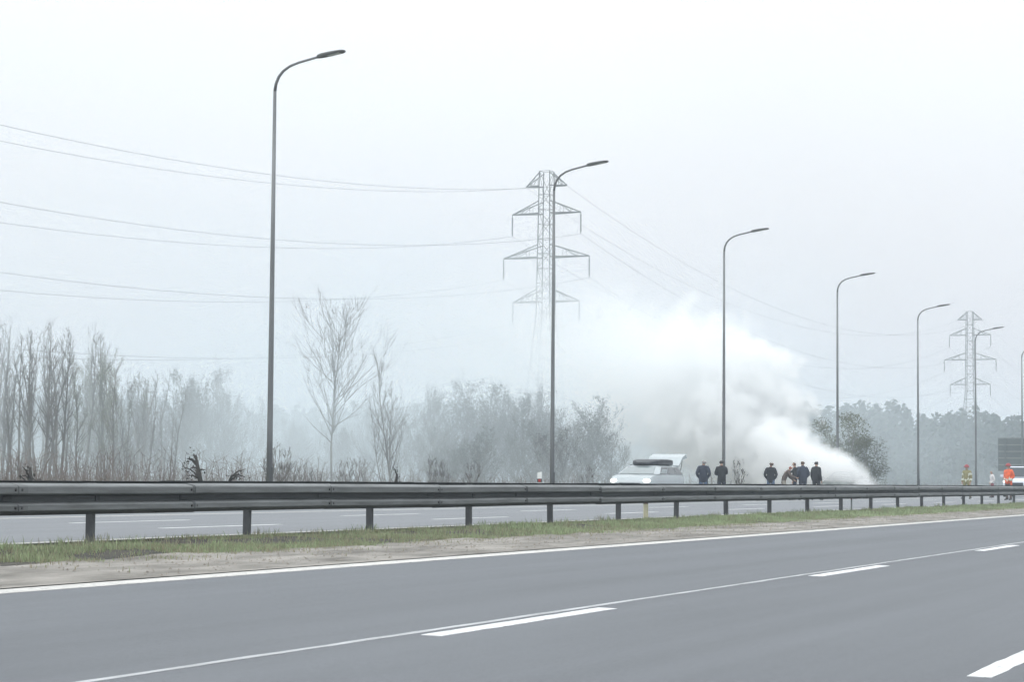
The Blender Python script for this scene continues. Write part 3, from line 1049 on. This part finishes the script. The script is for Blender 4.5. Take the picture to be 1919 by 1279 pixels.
def make_car(name, loc, rz, paint, lights, secs, belt, roof, windows=True, glass=None, screen=None):
    """local +X is forward. secs: (x, half width, bottom, top); belt/roof: greenhouse outlines"""
    root = empty(name, loc, rz)
    q = MB(); rings = []
    for (x, w, zb, zt) in secs:
        h = zt - zb
        half = [(w * .86, zb), (w * .97, zb + h * .16), (w, zb + h * .5), (w * .985, zb + h * .8), (w * .93, zt - .02), (w * .7, zt)]
        rings.append([(x, y, z) for y, z in half] + [(x, -y, z) for y, z in half[::-1]])
    q.loft(rings)
    body = q.build('body', paint, root, True)
    bev = body.modifiers.new('edge', 'EDGE_SPLIT'); bev.split_angle = R(40)
    (bx0, bx1, bw, bz_), (rx0, rx1, rw, rz_) = belt, roof
    q = MB()
    lo = [(bx1, bw * .86, bz_), (bx1 - .25, bw, bz_), (bx0 + .2, bw, bz_), (bx0, bw * .86, bz_)]
    hi = [(rx1, rw * .86, rz_ - .03), (rx1 - .2, rw, rz_ - .04), (rx0 + .2, rw, rz_ - .04), (rx0, rw * .86, rz_ - .03)]
    lo = lo + [(x, -y, z) for x, y, z in lo[::-1]]
    hi = hi + [(x, -y, z) for x, y, z in hi[::-1]]
    crown_ = [(rx0 + (x - rx0) * .9 + (rx1 - rx0) * .05, y * .75, rz_ + .015) for x, y, z in hi]
    q.loft([lo, hi, crown_])
    q.build('roof', paint, root)
    gl = glass or M['glass']

    def pane(a, b, c, d, nm, gl=gl):
        """glass panel slightly proud of the greenhouse, inset from the quad a b c d"""
        a, b, c, d = map(Vector, (a, b, c, d))
        n = (b - a).cross(d - a).normalized() * .012
        cc = (a + b + c + d) / 4
        mid = Vector((cc.x - (rx0 + rx1) / 2, cc.y, cc.z - bz_ + .2))
        if n.dot(mid) < 0: n = -n
        v = [p.lerp(cc, .07) + n for p in (a, b, c, d)]
        v2 = [p - n * .6 for p in v]
        m_ = MB(); m_.add(v + v2, [(0, 1, 2, 3), (0, 4, 5, 1), (1, 5, 6, 2), (2, 6, 7, 3), (3, 7, 4, 0)])
        return m_.build(nm, gl, root)
    if windows:
        pane(lo[0], lo[7], hi[7], hi[0], 'windscreen', screen or gl)
        pane(lo[3], lo[4], hi[4], hi[3], 'rear_window')
        for (l0, l1, h0, h1) in ((lo[1], lo[2], hi[1], hi[2]), (lo[6], lo[5], hi[6], hi[5])):
            l0, l1, h0, h1 = map(Vector, (l0, l1, h0, h1))
            cuts = (0, .36, .70, 1)
            for a, b in zip(cuts[:-1], cuts[1:]):
                pane(l0.lerp(l1, a), l0.lerp(l1, b), h0.lerp(h1, b), h0.lerp(h1, a), 'side_window')
    xf = secs[0][0]
    for sy in (1, -1):
        w = secs[1][1]
        zl = secs[1][3] - .11
        q = MB(); ring = []
        for (x, s) in ((xf - .30, 1.0), (xf - .06, 1.0), (xf + .02, .8)):
            ring.append([(x, sy * (w - .17) + .15 * s * math.cos(t * math.pi / 4), zl + .085 * s * math.sin(t * math.pi / 4)) for t in range(8)])
        q.loft(ring); q.build('headlight', lights, root, True)
        q = MB(); q.tube([(bx1 - .35, sy * (bw - .02), bz_ + .04), (bx1 - .33, sy * (bw + .16), bz_ + .09)], .025, 5)
        q.box(bx1 - .40, bx1 - .28, sy * (bw + .16) - .09, sy * (bw + .16) + .09, bz_ + .03, bz_ + .19)
        q.build('mirror', paint if windows else M['black'], root)
        for xw in (secs[0][0] - .85, secs[-1][0] + .8):
            wl_ = empty('wheel', (xw, sy * (secs[3][1] - .09), .325)); wl_.parent = root
            t_ = inst('tyre', TYRE, wl_); r_ = inst('rim', RIM, wl_)
            if sy < 0:
                for o_ in (t_, r_): o_.rotation_euler = (0, 0, math.pi)
    q = MB(); q.box(xf - .10, xf + .012, -.42, .42, secs[0][2] + .12, secs[0][3] - .05); q.build('grille', M['black'], root)
    q = MB(); q.box(xf - .05, xf + .02, -.26, .26, secs[0][2] + .02, secs[0][2] + .11); q.build('number_plate', M['white_paint'], root)
    return root


MPV = [(2.1, .74, .40, .80), (2.0, .83, .26, .94), (1.75, .87, .22, 1.02), (1.1, .89, .22, 1.10), (.6, .9, .22, 1.12), (-1.5, .9, .22, 1.13), (-2.1, .88, .26, 1.13), (-2.3, .84, .36, 1.08)]
CAR = [(2.2, .74, .36, .66), (2.1, .83, .24, .78), (1.8, .88, .2, .88), (1.0, .9, .2, .99), (.6, .9, .2, 1.0), (-1.5, .9, .2, 1.02), (-2.15, .88, .25, 1.02), (-2.36, .84, .34, .98)]
L_CAR = 29.0 * CT
p = on_line(1182, L_CAR)
car = make_car('parked_car', (p.x, p.y + 2.1, FAR_Z), R(-90), M['silver'], M['headlight'], MPV, (-2.25, 1.25, .86, 1.09), (-2.05, .55, .70, 1.42), True, M['glass'], M['screen'])
tag(car, 'silver estate car with lit headlights, black roof box and raised tailgate', 'car')
q = MB(); rg_ = []
for x, w, z0, z1 in ((.50, .24, 1.462, 1.54), (.38, .40, 1.461, 1.59), (.15, .52, 1.46, 1.65), (-.3, .56, 1.46, 1.685), (-1.2, .56, 1.46, 1.69), (-1.72, .54, 1.46, 1.675), (-1.78, .52, 1.47, 1.64)):
    rg_.append([(x, y * w, z) for y, z in ((-1, z0 + .02), (-.9, z0), (.9, z0), (1, z0 + .02), (1, z1 - .035), (.86, z1), (-.86, z1), (-1, z1 - .035))])
q.loft(rg_); q.build('roof_box', M['black'], car)
for x in (.1, -.95):
    q = MB(); q.box(x - .03, x + .03, -.64, .64, 1.436, 1.458); q.build('roof_bar', M['black'], car)
q = MB()
hinge, tip = Vector((-2.0, 0, 1.45)), Vector((-3.0, 0, 1.92))
nn = Vector((.42, 0, .9)).normalized() * .05
prof = [hinge, hinge.lerp(tip, .55) + nn * 1.8, tip, tip + Vector((-.10, 0, -.16)), hinge.lerp(tip, .55) - nn * .4, hinge - nn * 1.2]
q.loft([[(v.x, y, v.z) for v in prof] for y in (-.70, -.64, .64, .70)])
tg = q.build('tailgate', M['silver'], car)
q = MB()
a, b = hinge.lerp(tip, .1), hinge.lerp(tip, .6)
q.add([(a.x, -.55, a.z - .10), (a.x, .55, a.z - .10), (b.x, .55, b.z - .075), (b.x, -.55, b.z - .075)], [(0, 1, 2, 3)])
q.build('tailgate_window', M['glass'], tg)
for sy in (-1, 1):
    q = MB(); q.tube([(-2.15, sy * .70, 1.15), (-2.6, sy * .66, 1.62)], .014, 5); q.build('gas_strut', M['black'], car)

p = on_line(1572, 28.6 * CT)
burn = make_car('burning_car', (p.x, p.y + 1.6, FAR_Z), R(-90), M['burnt'], M['lamp_off'], CAR, (-2.2, 1.05, .86, 1.0), (-1.7, .15, .66, 1.44), True, M['black'])
tag(burn, 'dull grey-green car almost hidden in the white smoke it gives off', 'car')

VAN = [(2.4, .82, .4, .98), (2.3, .92, .3, 1.12), (2.0, .96, .25, 1.2), (1.5, .98, .25, 1.28), (.6, .98, .25, 1.3), (-1.5, .98, .25, 1.3), (-2.4, .97, .28, 1.3), (-2.5, .95, .35, 1.28)]
p = on_line(1906, 24.2 * CT)
van = make_car('van', (p.x, p.y + 2.4, FAR_Z), R(-90), M['white_paint'], M['headlight'], VAN, (-2.49, 1.75, .95, 1.28), (-2.45, .95, .84, 1.98))
tag(van, 'white van with lit headlights behind the firefighter in orange', 'van')

# ------------------------------------------------------------------ road sign seen from behind, verge posts
M['sign'] = mat('sign_back', (0.085, 0.10, 0.10), 0.6, metal=.3, var=.15, scale=(1, 1, 2))
M['sign_rib'] = mat('sign_rib', (0.19, 0.21, 0.21), 0.6, metal=.3)
p = on_line(1902, 36 * CT)
z = depth(p)
zt, zb = height(1902, 822, z), height(1902, 884, z)
sg = empty('road_sign', (p.x, p.y, FAR_Z), 0)
tag(sg, 'large dark back of a road sign on posts behind the firefighter in orange', 'road sign')
W2 = 1.55
nrow = 5
for i in range(nrow):
    q = MB(); a, b = zb + (zt - zb) * i / nrow - FAR_Z, zb + (zt - zb) * (i + 1) / nrow - FAR_Z
    q.box(-W2, W2, -.02, .02, a + .02, b - .02); q.build('panel', M['sign'], sg)
    q = MB(); q.box(-W2 - .03, W2 + .03, -.07, -.022, b - .06, b + .04); q.build('rib', M['sign_rib'], sg)
for x in (-.85, .75):
    q = MB(); q.box(x - .07, x + .07, -.17, -.072, -.2, zt - FAR_Z); q.build('post', M['sign'], sg)

M['marker_white'] = mat('marker_white', (0.72, 0.74, 0.74), 0.5, var=.06, scale=(5, 5, 5))
M['marker_black'] = mat('marker_black', (0.03, 0.03, 0.03), 0.6)
M['marker_yellow'] = mat('marker_yellow', (0.62, 0.60, 0.42), 0.5, var=.08, scale=(5, 5, 5))
M['red_refl'] = mat('red_reflector', (0.4, 0.03, 0.02), 0.3)


def marker(px, L, h, w, z0, m1, label):
    p = on_line(px, L)
    o = empty('marker_post', (p.x, p.y, z0))
    q = MB()
    q.loft([[(-w, -.02, zz), (w, -.02, zz), (w * .6, .05, zz), (-w * .6, .05, zz)] for zz in (-.1, h * .97)] +
           [[(-w, -.02, h * .97), (w, -.02, h), (w * .6, .05, h), (-w * .6, .05, h * .97)]])
    q.build('shaft', m1, o)
    q = MB(); q.box(-w * 1.02, w * 1.02, -.026, -.0205, h * .66, h * .78); q.build('band', M['marker_black'], o)
    q = MB(); q.box(-w * .5, w * .5, -.032, -.0265, h * .68, h * .76); q.build('reflector', M['red_refl'], o)
    tag(o, label, 'marker post')


marker(1014, 29.6 * CT, 1.12, .085, FAR_Z, M['marker_white'], 'white marker post behind the rail beside the lamp before the large pylon')
marker(1213, L_FAR0 - .12, .5, .055, .40, M['marker_yellow'], 'pale yellow marker post in the median below the silver estate car')
marker(1597, L_FAR0 - .1, .5, .02, .40, M['sign_rib'], 'thin grey stake in the median below the smoking car')

# ------------------------------------------------------------------ people
def cloth(name, c, v=.2): return mat(name, c, .85, var=v, scale=(6, 6, 6), bump=.3, bscale=18)


M['skin'] = mat('skin', (0.45, 0.29, 0.22), .6, var=.06, scale=(9, 9, 9))
M['navy'] = cloth('navy_cloth', (.028, .036, .058))
M['blackc'] = cloth('black_cloth', (.016, .018, .022))
M['jeans'] = cloth('jeans', (.10, .15, .24))
M['brownc'] = cloth('brown_cloth', (.085, .065, .055))
M['beige'] = cloth('beige_cloth', (.30, .28, .24))
M['khaki'] = cloth('khaki_cloth', (.24, .225, .11))
M['orange'] = cloth('orange_cloth', (.72, .13, .045))
M['whitec'] = cloth('white_cloth', (.62, .60, .60))
M['maroon'] = cloth('maroon_cloth', (.28, .10, .12))
M['hair_dark'] = mat('hair_dark', (.02, .017, .015), .7)
M['hair_grey'] = mat('hair_grey', (.30, .29, .29), .7)
M['hair_brown'] = mat('hair_brown', (.10, .065, .045), .7)
M['hair_red'] = mat('hair_red', (.28, .09, .07), .7)
M['helmet_red'] = mat('helmet_red', (.26, .02, .025), .35)
M['reflect'] = mat('reflective_band', (.62, .64, .55), .4)
M['boot'] = mat('boot', (.02, .02, .02), .6)


def make_person(px, L, H, facing, label, jacket, trousers, hair, pose=None, helmet=None, bands=None, bulk=1.0, long=False):
    """one continuous body; pose overrides joints (figure faces +Y, right hand at +X, height 1.75)"""
    J = {'pel': (0, 0, .95), 'spi': (0, 0, 1.14), 'che': (0, 0, 1.33), 'nb': (0, -.005, 1.47), 'nk': (0, .01, 1.535),
         'hl': (0, .025, 1.59), 'hm': (0, .02, 1.655), 'ht': (0, .005, 1.71)}
    for s, q in ((1, 'r'), (-1, 'l')):
        J.update({'sh' + q: (s * .18, 0, 1.41), 'el' + q: (s * .235, -.03, 1.13), 'wr' + q: (s * .235, .06, .89), 'ha' + q: (s * .232, .085, .82),
                  'hi' + q: (s * .095, 0, .90), 'kn' + q: (s * .11, .02, .49), 'an' + q: (s * .115, -.03, .09), 'he' + q: (s * .115, -.075, .045), 'to' + q: (s * .13, .15, .035)})
    if pose: J.update(pose)
    rad = {'pel': (.165 * bulk, .12 * bulk), 'spi': (.155 * bulk, .11 * bulk), 'che': (.175 * bulk, .12 * bulk), 'nb': (.075, .065), 'nk': (.055, .055),
           'hl': (.062, .075), 'hm': (.078, .095), 'ht': (.062, .075)}
    for q in 'rl':
        rad.update({'sh' + q: (.075, .07), 'el' + q: (.05, .05), 'wr' + q: (.03, .03), 'ha' + q: (.042, .02),
                    'hi' + q: (.092, .092), 'kn' + q: (.06, .062), 'an' + q: (.042, .042), 'he' + q: (.036, .034), 'to' + q: (.036, .026)})
    E = [('pel', 'spi', 'j'), ('spi', 'che', 'j'), ('che', 'nb', 'j'), ('nb', 'nk', 's'), ('nk', 'hl', 's'), ('hl', 'hm', 's'), ('hm', 'ht', 's')]
    for q in 'rl':
        E += [('che', 'sh' + q, 'j'), ('sh' + q, 'el' + q, 'j'), ('el' + q, 'wr' + q, 'j'), ('wr' + q, 'ha' + q, 's'),
              ('pel', 'hi' + q, 't'), ('hi' + q, 'kn' + q, 't'), ('kn' + q, 'an' + q, 't'), ('an' + q, 'he' + q, 'b'), ('an' + q, 'to' + q, 'b')]
    hm = Vector(J['hm'])
    J['nose'] = tuple(hm + Vector((0, .112, -.02))); rad['nose'] = (.014, .016); E.append(('hm', 'nose', 's'))
    for s, q in ((1, 'r'), (-1, 'l')):
        J['ear' + q] = tuple(hm + Vector((s * .086, -.005, -.01))); rad['ear' + q] = (.012, .022); E.append(('hm', 'ear' + q, 's'))
        h = Vector(J['ha' + q]); w = Vector(J['wr' + q]); d = (h - w).normalized()
        side = Vector((0, 1, 0)) if abs(d.y) < .8 else Vector((1, 0, 0))
        side = (side - d * side.dot(d)).normalized()
        curl = d.cross(side) * s
        for k, (o, ln) in enumerate(((-.030, .062), (-.010, .075), (.010, .080), (.030, .072))):
            a = h + side * o
            J[f'f{k}{q}'] = tuple(a + d * ln * .55 + curl * -.006); J[f'g{k}{q}'] = tuple(a + d * ln + curl * -.024)
            rad[f'f{k}{q}'] = (.0095, .0095); rad[f'g{k}{q}'] = (.008, .008)
            E += [('ha' + q, f'f{k}{q}', 's'), (f'f{k}{q}', f'g{k}{q}', 's')]
        J['t0' + q] = tuple(w.lerp(h, .5) + side * .045); J['t1' + q] = tuple(w.lerp(h, .5) + side * .06 + d * .045)
        rad['t0' + q] = (.011, .011); rad['t1' + q] = (.009, .009)
        E += [('wr' + q, 't0' + q, 's'), ('t0' + q, 't1' + q, 's')]
    names = list(J); idx = {n: i for i, n in enumerate(names)}
    me = bpy.data.meshes.new('figure')
    me.from_pydata([J[n] for n in names], [(idx[a], idx[b]) for a, b, _ in E], [])
    ob = bpy.data.objects.new('figure', me); COL.objects.link(ob)
    sk = ob.modifiers.new('skin', 'SKIN'); sk.use_smooth_shade = True
    sv = me.skin_vertices[0].data
    for n in names:
        sv[idx[n]].radius = rad[n]; sv[idx[n]].use_root = (n == 'pel')
    sb = ob.modifiers.new('sub', 'SUBSURF'); sb.levels = 1; sb.render_levels = 1
    dg = bpy.context.evaluated_depsgraph_get()
    bm_ = bpy.data.meshes.new_from_object(ob.evaluated_get(dg))
    bpy.data.objects.remove(ob)
    p = on_line(px, L * CT)
    root = empty('person', (p.x, p.y, FAR_Z), facing)
    root.scale = (H / 1.75,) * 3
    tag(root, label, 'person')
    segs = [(Vector(J[a]), Vector(J[b]), c, a, b) for a, b, c in E]

    def region(c):
        best, r = 9, 's'
        for a, b, k, na, nb in segs:
            ab = b - a; t = max(0, min(1, (c - a).dot(ab) / ab.length_squared))
            d = (c - a - ab * t).length - rad[na][0] * (1 - t) - rad[nb][0] * t
            if d < best: best, r = d, k
        return r
    reg = [region(f.center) for f in bm_.polygons]
    bm_.materials.clear(); bm_.materials.append(M['skin'])
    bm_.polygons.foreach_set('material_index', [0] * len(bm_.polygons))
    bm_.name = 'body'
    inst('body', bm_, root)

    def shell(nm, keep, off, m):
        q = MB(); mp = {}
        for f in bm_.polygons:
            if not keep(f): continue
            ids = []
            for v in f.vertices:
                if v not in mp:
                    mp[v] = len(q.v); vv = bm_.vertices[v]
                    q.v.append(tuple(vv.co + vv.normal * off))
                ids.append(mp[v])
            q.f.append(tuple(ids)); q.m.append(0)
        if q.f: return q.build(nm, m, root, True)
    hem = J['pel'][2] - (.16 if long else .04)
    shell('jacket', lambda f: reg[f.index] == 'j' or (reg[f.index] == 't' and f.center.z > hem), .022, jacket)
    shell('trousers', lambda f: reg[f.index] == 't', .012, trousers)
    shell('boots', lambda f: reg[f.index] == 'b', .010, M['boot'])
    hc = Vector(J['hm'])
    shell('hair', lambda f: reg[f.index] == 's' and (f.center - hc).length < .15 and f.center.z > hc.z - .05 and (f.center.z > hc.z + .045 or f.center.y < hc.y + .01), .014, hair)
    if helmet:
        q = MB(); rings = []
        for zz, r in ((-.02, .150), (.0, .155), (.01, .122), (.06, .115), (.10, .085), (.125, .04)):
            rings.append([(hc.x + math.cos(t * .524) * r, hc.y + math.sin(t * .524) * r * 1.15, hc.z + zz + .015) for t in range(12)])
        q.loft(rings); q.build('helmet', helmet, root, True)
    if bands:
        for zz in bands:
            shell('reflective_band', lambda f: reg[f.index] in 'jt' and abs(f.center.z - zz) < .045, .03, M['reflect'])
    return root


away = R(35)
arms_pocket = {'elr': (.27, -.06, 1.15), 'wrr': (.17, .07, .98), 'har': (.12, .10, .93), 'ell': (-.27, -.06, 1.15), 'wrl': (-.17, .07, .98), 'hal': (-.12, .10, .93)}
fold = {'elr': (.25, .06, 1.16), 'wrr': (.02, .17, 1.2), 'har': (-.06, .17, 1.22), 'ell': (-.25, .06, 1.14), 'wrl': (-.02, .18, 1.14), 'hal': (.06, .18, 1.15)}
stride = {'knr': (.10, .14, .5), 'anr': (.11, .16, .09), 'her': (.11, .11, .045), 'tor': (.12, .33, .035), 'knl': (-.10, -.04, .49), 'anl': (-.11, -.26, .11), 'hel': (-.11, -.31, .07), 'tol': (-.12, -.09, .035)}
wide = {'knr': (.17, .03, .49), 'anr': (.23, -.03, .09), 'her': (.23, -.075, .045), 'tor': (.26, .15, .035), 'knl': (-.15, .03, .49), 'anl': (-.19, -.03, .09), 'hel': (-.19, -.075, .045), 'tol': (-.22, .15, .035)}
look_r = {'hl': (.02, .03, 1.585), 'hm': (.03, .045, 1.645), 'ht': (.035, .05, 1.70)}
bend = {'spi': (0, .05, 1.12), 'che': (0, .16, 1.27), 'nb': (0, .24, 1.38), 'nk': (0, .28, 1.43), 'hl': (0, .31, 1.475), 'hm': (0, .33, 1.53), 'ht': (0, .33, 1.585),
        'shr': (.17, .2, 1.33), 'shl': (-.17, .2, 1.33), 'elr': (.24, .36, 1.12), 'wrr': (.18, .56, 1.06), 'har': (.16, .63, 1.05),
        'ell': (-.24, .30, 1.08), 'wrl': (-.16, .48, .95), 'hal': (-.14, .55, .92)}
point = {'elr': (.30, .14, 1.30), 'wrr': (.34, .38, 1.30), 'har': (.35, .46, 1.30)}

make_person(1320, 28.4, 1.74, away - R(20), 'grey-haired person in navy jacket and jeans standing between the silver car and a street lamp', M['navy'], M['jeans'], M['hair_grey'], {**arms_pocket, **look_r}, long=True)
make_person(1354, 28.6, 1.76, away, 'person in black jacket and dark jeans standing at the foot of a street lamp', M['blackc'], M['navy'], M['hair_dark'], {**fold}, long=True)
make_person(1446, 27.6, 1.74, away - R(25), 'person in black jacket and blue jeans at the end of the group nearest the lamp', M['blackc'], M['jeans'], M['hair_brown'], {**arms_pocket, **look_r})
make_person(1470, 27.4, 1.70, R(-75), 'red-haired person in brown jacket and beige trousers leaning forward with outstretched hands', M['brownc'], M['beige'], M['hair_red'], {**bend, **stride})
make_person(1491, 27.2, 1.76, R(100), 'person in dark jacket turned towards the red-haired person, half hidden by a broad figure', M['blackc'], M['navy'], M['hair_brown'], {**point})
make_person(1506, 26.8, 1.82, away + R(5), 'broad person in a long navy coat standing in the middle of the group', M['navy'], M['navy'], M['hair_brown'], {**arms_pocket}, bulk=1.3, long=True)
make_person(1531, 26.4, 1.82, away - R(60), 'person in black with legs apart, closest of the group to the smoke', M['blackc'], M['blackc'], M['hair_dark'], {**wide, **stride})
make_person(1813, 22.6, 1.82, R(160), 'firefighter in khaki gear with pale reflective bands and dark red helmet', M['khaki'], M['khaki'], M['hair_dark'], {**wide}, helmet=M['helmet_red'], bands=(1.30, 1.02, .30), bulk=1.15, long=True)
make_person(1860, 23.5, 1.62, R(120), 'person in white top and maroon trousers between the two firefighters', M['whitec'], M['maroon'], M['hair_grey'], {**arms_pocket}, bulk=.85)
make_person(1891, 19.2, 1.84, R(150), 'firefighter in bright orange jacket with red helmet in front of the van', M['orange'], M['brownc'], M['hair_dark'], {**arms_pocket}, helmet=M['helmet_red'], bands=(1.0,), bulk=1.12, long=True)

# ------------------------------------------------------------------ smoke: density fields in voxel volumes
class Field:
    """tiny expression builder on geometry nodes"""
    def __init__(self, name):
        self.t = bpy.data.node_groups.new(name, 'GeometryNodeTree')
        self.t.interface.new_socket('Geometry', in_out='OUTPUT', socket_type='NodeSocketGeometry')
        self.out = self.t.nodes.new('NodeGroupOutput')
        pos = self.t.nodes.new('GeometryNodeInputPosition')
        self.pos = pos.outputs[0]
        sp = self.t.nodes.new('ShaderNodeSeparateXYZ')
        self.t.links.new(self.pos, sp.inputs[0])
        self.x, self.y, self.z = sp.outputs

    def m(self, op, *a):
        n = self.t.nodes.new('ShaderNodeMath'); n.operation = op
        for i, q in enumerate(a):
            if isinstance(q, (int, float)): n.inputs[i].default_value = q
            else: self.t.links.new(q, n.inputs[i])
        return n.outputs[0]

    def curve(self, v, lo, hi, pts, ymax):
        """piecewise smooth function of v given as [(v, f)]"""
        n = self.t.nodes.new('ShaderNodeFloatCurve')
        c = n.mapping.curves[0]
        for i, (a, b) in enumerate(pts):
            a, b = (a - lo) / (hi - lo), b / ymax
            if i < 2: c.points[i].location = (a, b)
            else: c.points.new(a, b)
        n.mapping.update()
        u = self.m('DIVIDE', self.m('SUBTRACT', v, lo), hi - lo)
        self.t.links.new(u, n.inputs['Value'])
        return self.m('MULTIPLY', n.outputs[0], ymax)

    def noise(self, scale, detail, off=(0, 0, 0), stretch=(1, 1, 1), dist=0.0, rough=.55):
        mp = self.t.nodes.new('ShaderNodeVectorMath'); mp.operation = 'MULTIPLY_ADD'
        self.t.links.new(self.pos, mp.inputs[0]); mp.inputs[1].default_value = stretch; mp.inputs[2].default_value = off
        n = self.t.nodes.new('ShaderNodeTexNoise')
        n.inputs['Scale'].default_value = scale; n.inputs['Detail'].default_value = detail
        n.inputs['Roughness'].default_value = rough; n.inputs['Distortion'].default_value = dist
        self.t.links.new(mp.outputs[0], n.inputs['Vector'])
        return n.outputs['Fac']

    def step(self, v, a, b):
        n = self.t.nodes.new('ShaderNodeMapRange'); n.interpolation_type = 'SMOOTHSTEP'
        self.t.links.new(v, n.inputs['Value'])
        n.inputs['From Min'].default_value = a; n.inputs['From Max'].default_value = b
        return n.outputs[0]

    def finish(self, dens, lo, hi, res, material):
        v = self.t.nodes.new('GeometryNodeVolumeCube')
        self.t.links.new(dens, v.inputs['Density'])
        v.inputs['Min'].default_value = lo; v.inputs['Max'].default_value = hi
        for ax, r in zip('XYZ', res): v.inputs['Resolution ' + ax].default_value = r
        sm_ = self.t.nodes.new('GeometryNodeSetMaterial')
        sm_.inputs['Material'].default_value = material
        self.t.links.new(v.outputs[0], sm_.inputs[0])
        self.t.links.new(sm_.outputs[0], self.out.inputs[0])
        return self.t


def volume_mat(name, col, dens, aniso=0.0):
    m = bpy.data.materials.new(name); m.use_nodes = True
    nt = m.node_tree; nt.nodes.clear()
    v = nt.nodes.new('ShaderNodeVolumePrincipled')
    v.inputs['Color'].default_value = (*col, 1)
    v.inputs['Density'].default_value = dens
    v.inputs['Anisotropy'].default_value = aniso
    o = nt.nodes.new('ShaderNodeOutputMaterial')
    nt.links.new(v.outputs[0], o.inputs['Volume'])
    return m


def smoke_object(name, tree, loc, rz, lo, hi, material):
    q = MB(); q.box(lo[0], hi[0], lo[1], hi[1], lo[2], hi[2])
    o = q.build(name, material)
    o.location = loc; o.rotation_euler = (0, 0, rz)
    md = o.modifiers.new('smoke', 'NODES'); md.node_group = tree
    return o


# the white plume: starts low at the burning car, rises and drifts left and away
SRC = at_depth(1648, 115.0)
END = at_depth(700, 160.0)
ax_ = (END - SRC)
rz_p = math.atan2(ax_.y, ax_.x)
F = Field('plume_field')
PL = 62.0
cz = F.curve(F.x, 0, PL, [(0, .25), (2, .8), (5, 1.6), (7.8, 2.1), (10.4, 4.3), (15, 5.7), (26, 7.6), (42, 9.6), (62, 11)], 12)
rd = F.curve(F.x, 0, PL, [(0, .45), (2, 1.15), (5, 2.1), (7.8, 2.4), (10.4, 4.3), (15, 4.9), (26, 5.8), (42, 7.2), (62, 8.5)], 12)
dn = F.curve(F.x, 0, PL, [(0, 1.5), (8, 1.3), (12, .8), (18, .42), (26, .19), (36, .065), (48, .025), (62, 0)], 2)
w1 = F.noise(.16, 3, (3, 1, 7)); w2 = F.noise(.16, 3, (31, 17, 5))
dy = F.m('MULTIPLY', F.m('ADD', F.y, F.m('MULTIPLY', F.m('SUBTRACT', w1, .5), 2.4)), 1.15)
dz = F.m('SUBTRACT', F.z, F.m('ADD', cz, F.m('MULTIPLY', F.m('MULTIPLY', F.m('SUBTRACT', w2, .5), rd), .6)))
dist = F.m('DIVIDE', F.m('SQRT', F.m('ADD', F.m('MULTIPLY', dy, dy), F.m('MULTIPLY', dz, dz))), rd)
bil = F.noise(.7, 5, (0, 0, 0), rough=.66, dist=.4)
bil2 = F.noise(.28, 3, (8, 3, 1))
edge = F.m('ADD', dist, F.m('ADD', F.m('MULTIPLY', F.m('SUBTRACT', bil, .5), 2.3), F.m('MULTIPLY', F.m('SUBTRACT', bil2, .5), 1.5)))
soft = F.curve(F.x, 0, PL, [(0, .22), (12, .24), (25, .8), (62, 1.0)], 2)
core = F.m('SUBTRACT', 1.0, F.step(F.m('DIVIDE', F.m('SUBTRACT', edge, F.m('SUBTRACT', 1.0, soft)), soft), 0.0, 1.0))
dens = F.m('MULTIPLY', core, dn)
dens = F.m('MULTIPLY', dens, F.m('GREATER_THAN', F.z, 0.05))
dens = F.m('MULTIPLY', dens, F.step(F.x, 0.0, 1.5))
lo, hi = (-1, -11, 0), (PL, 11, 22)
tree = F.finish(dens, lo, hi, (250, 96, 90), volume_mat('smoke_white', (.99, .995, .999), 1.0, .0))
pl = smoke_object('smoke_plume', tree, (SRC.x, SRC.y, FAR_Z), rz_p, lo, hi, bpy.data.materials['smoke_white'])
tag(pl, 'dense white smoke plume billowing up and left from the burning car', 'smoke', kind='stuff')

# thin bluish smoke drifting low through the trees behind the far verge (local axes: x away from the road, y along it)
F = Field('drift_field')
n1 = F.noise(.075, 4, (5, 2, 9), (1, 1, 1.3), .3)
n2 = F.noise(.22, 3, (1, 7, 3), (1, 1, 1.2))
nn_ = F.m('ADD', F.m('MULTIPLY', n1, .65), F.m('MULTIPLY', n2, .35))
pat = F.step(nn_, .43, .64)
vert = F.curve(F.z, 0, 22, [(0, 1), (3, .95), (7, .7), (12, .3), (22, 0)], 1)
sh = F.m('SUBTRACT', F.y, F.m('MULTIPLY', F.x, 1.2))
along = F.curve(sh, 10, 260, [(10, 0), (30, .30), (48, .40), (60, .6), (76, .65), (86, .6), (100, .5), (125, .5), (150, .25), (215, .12), (260, 0)], 1)
dep = F.curve(F.x, 0, 70, [(0, 0), (5, 1), (55, 1), (70, 0)], 1)
dens = F.m('MULTIPLY', F.m('MULTIPLY', F.m('MULTIPLY', vert, along), dep), F.m('ADD', F.m('MULTIPLY', pat, .052), .0045))
lo, hi = (0, 25, 0), (70, 265, 22)
tree = F.finish(dens, lo, hi, (56, 180, 22), volume_mat('smoke_blue', (.83, .915, .985), 1.0, .0))
dr = smoke_object('drifting_smoke', tree, (-29.0, 0, FAR_Z), 0, lo, hi, bpy.data.materials['smoke_blue'])
dr.scale = (-1, 1, 1)
tag(dr, 'thin bluish smoke drifting low through the bare trees and bushes', 'smoke', kind='stuff')

# ------------------------------------------------------------------ hazy air
q = MB()
q.box(-1510, 1510, -510, 2010, -1.4, 43)
hz = q.build('haze', volume_mat('haze_air', (.80, .905, 1.0), 0.0008))
tag(hz, 'pale damp haze in the air over the road and trees', 'haze', kind='stuff')
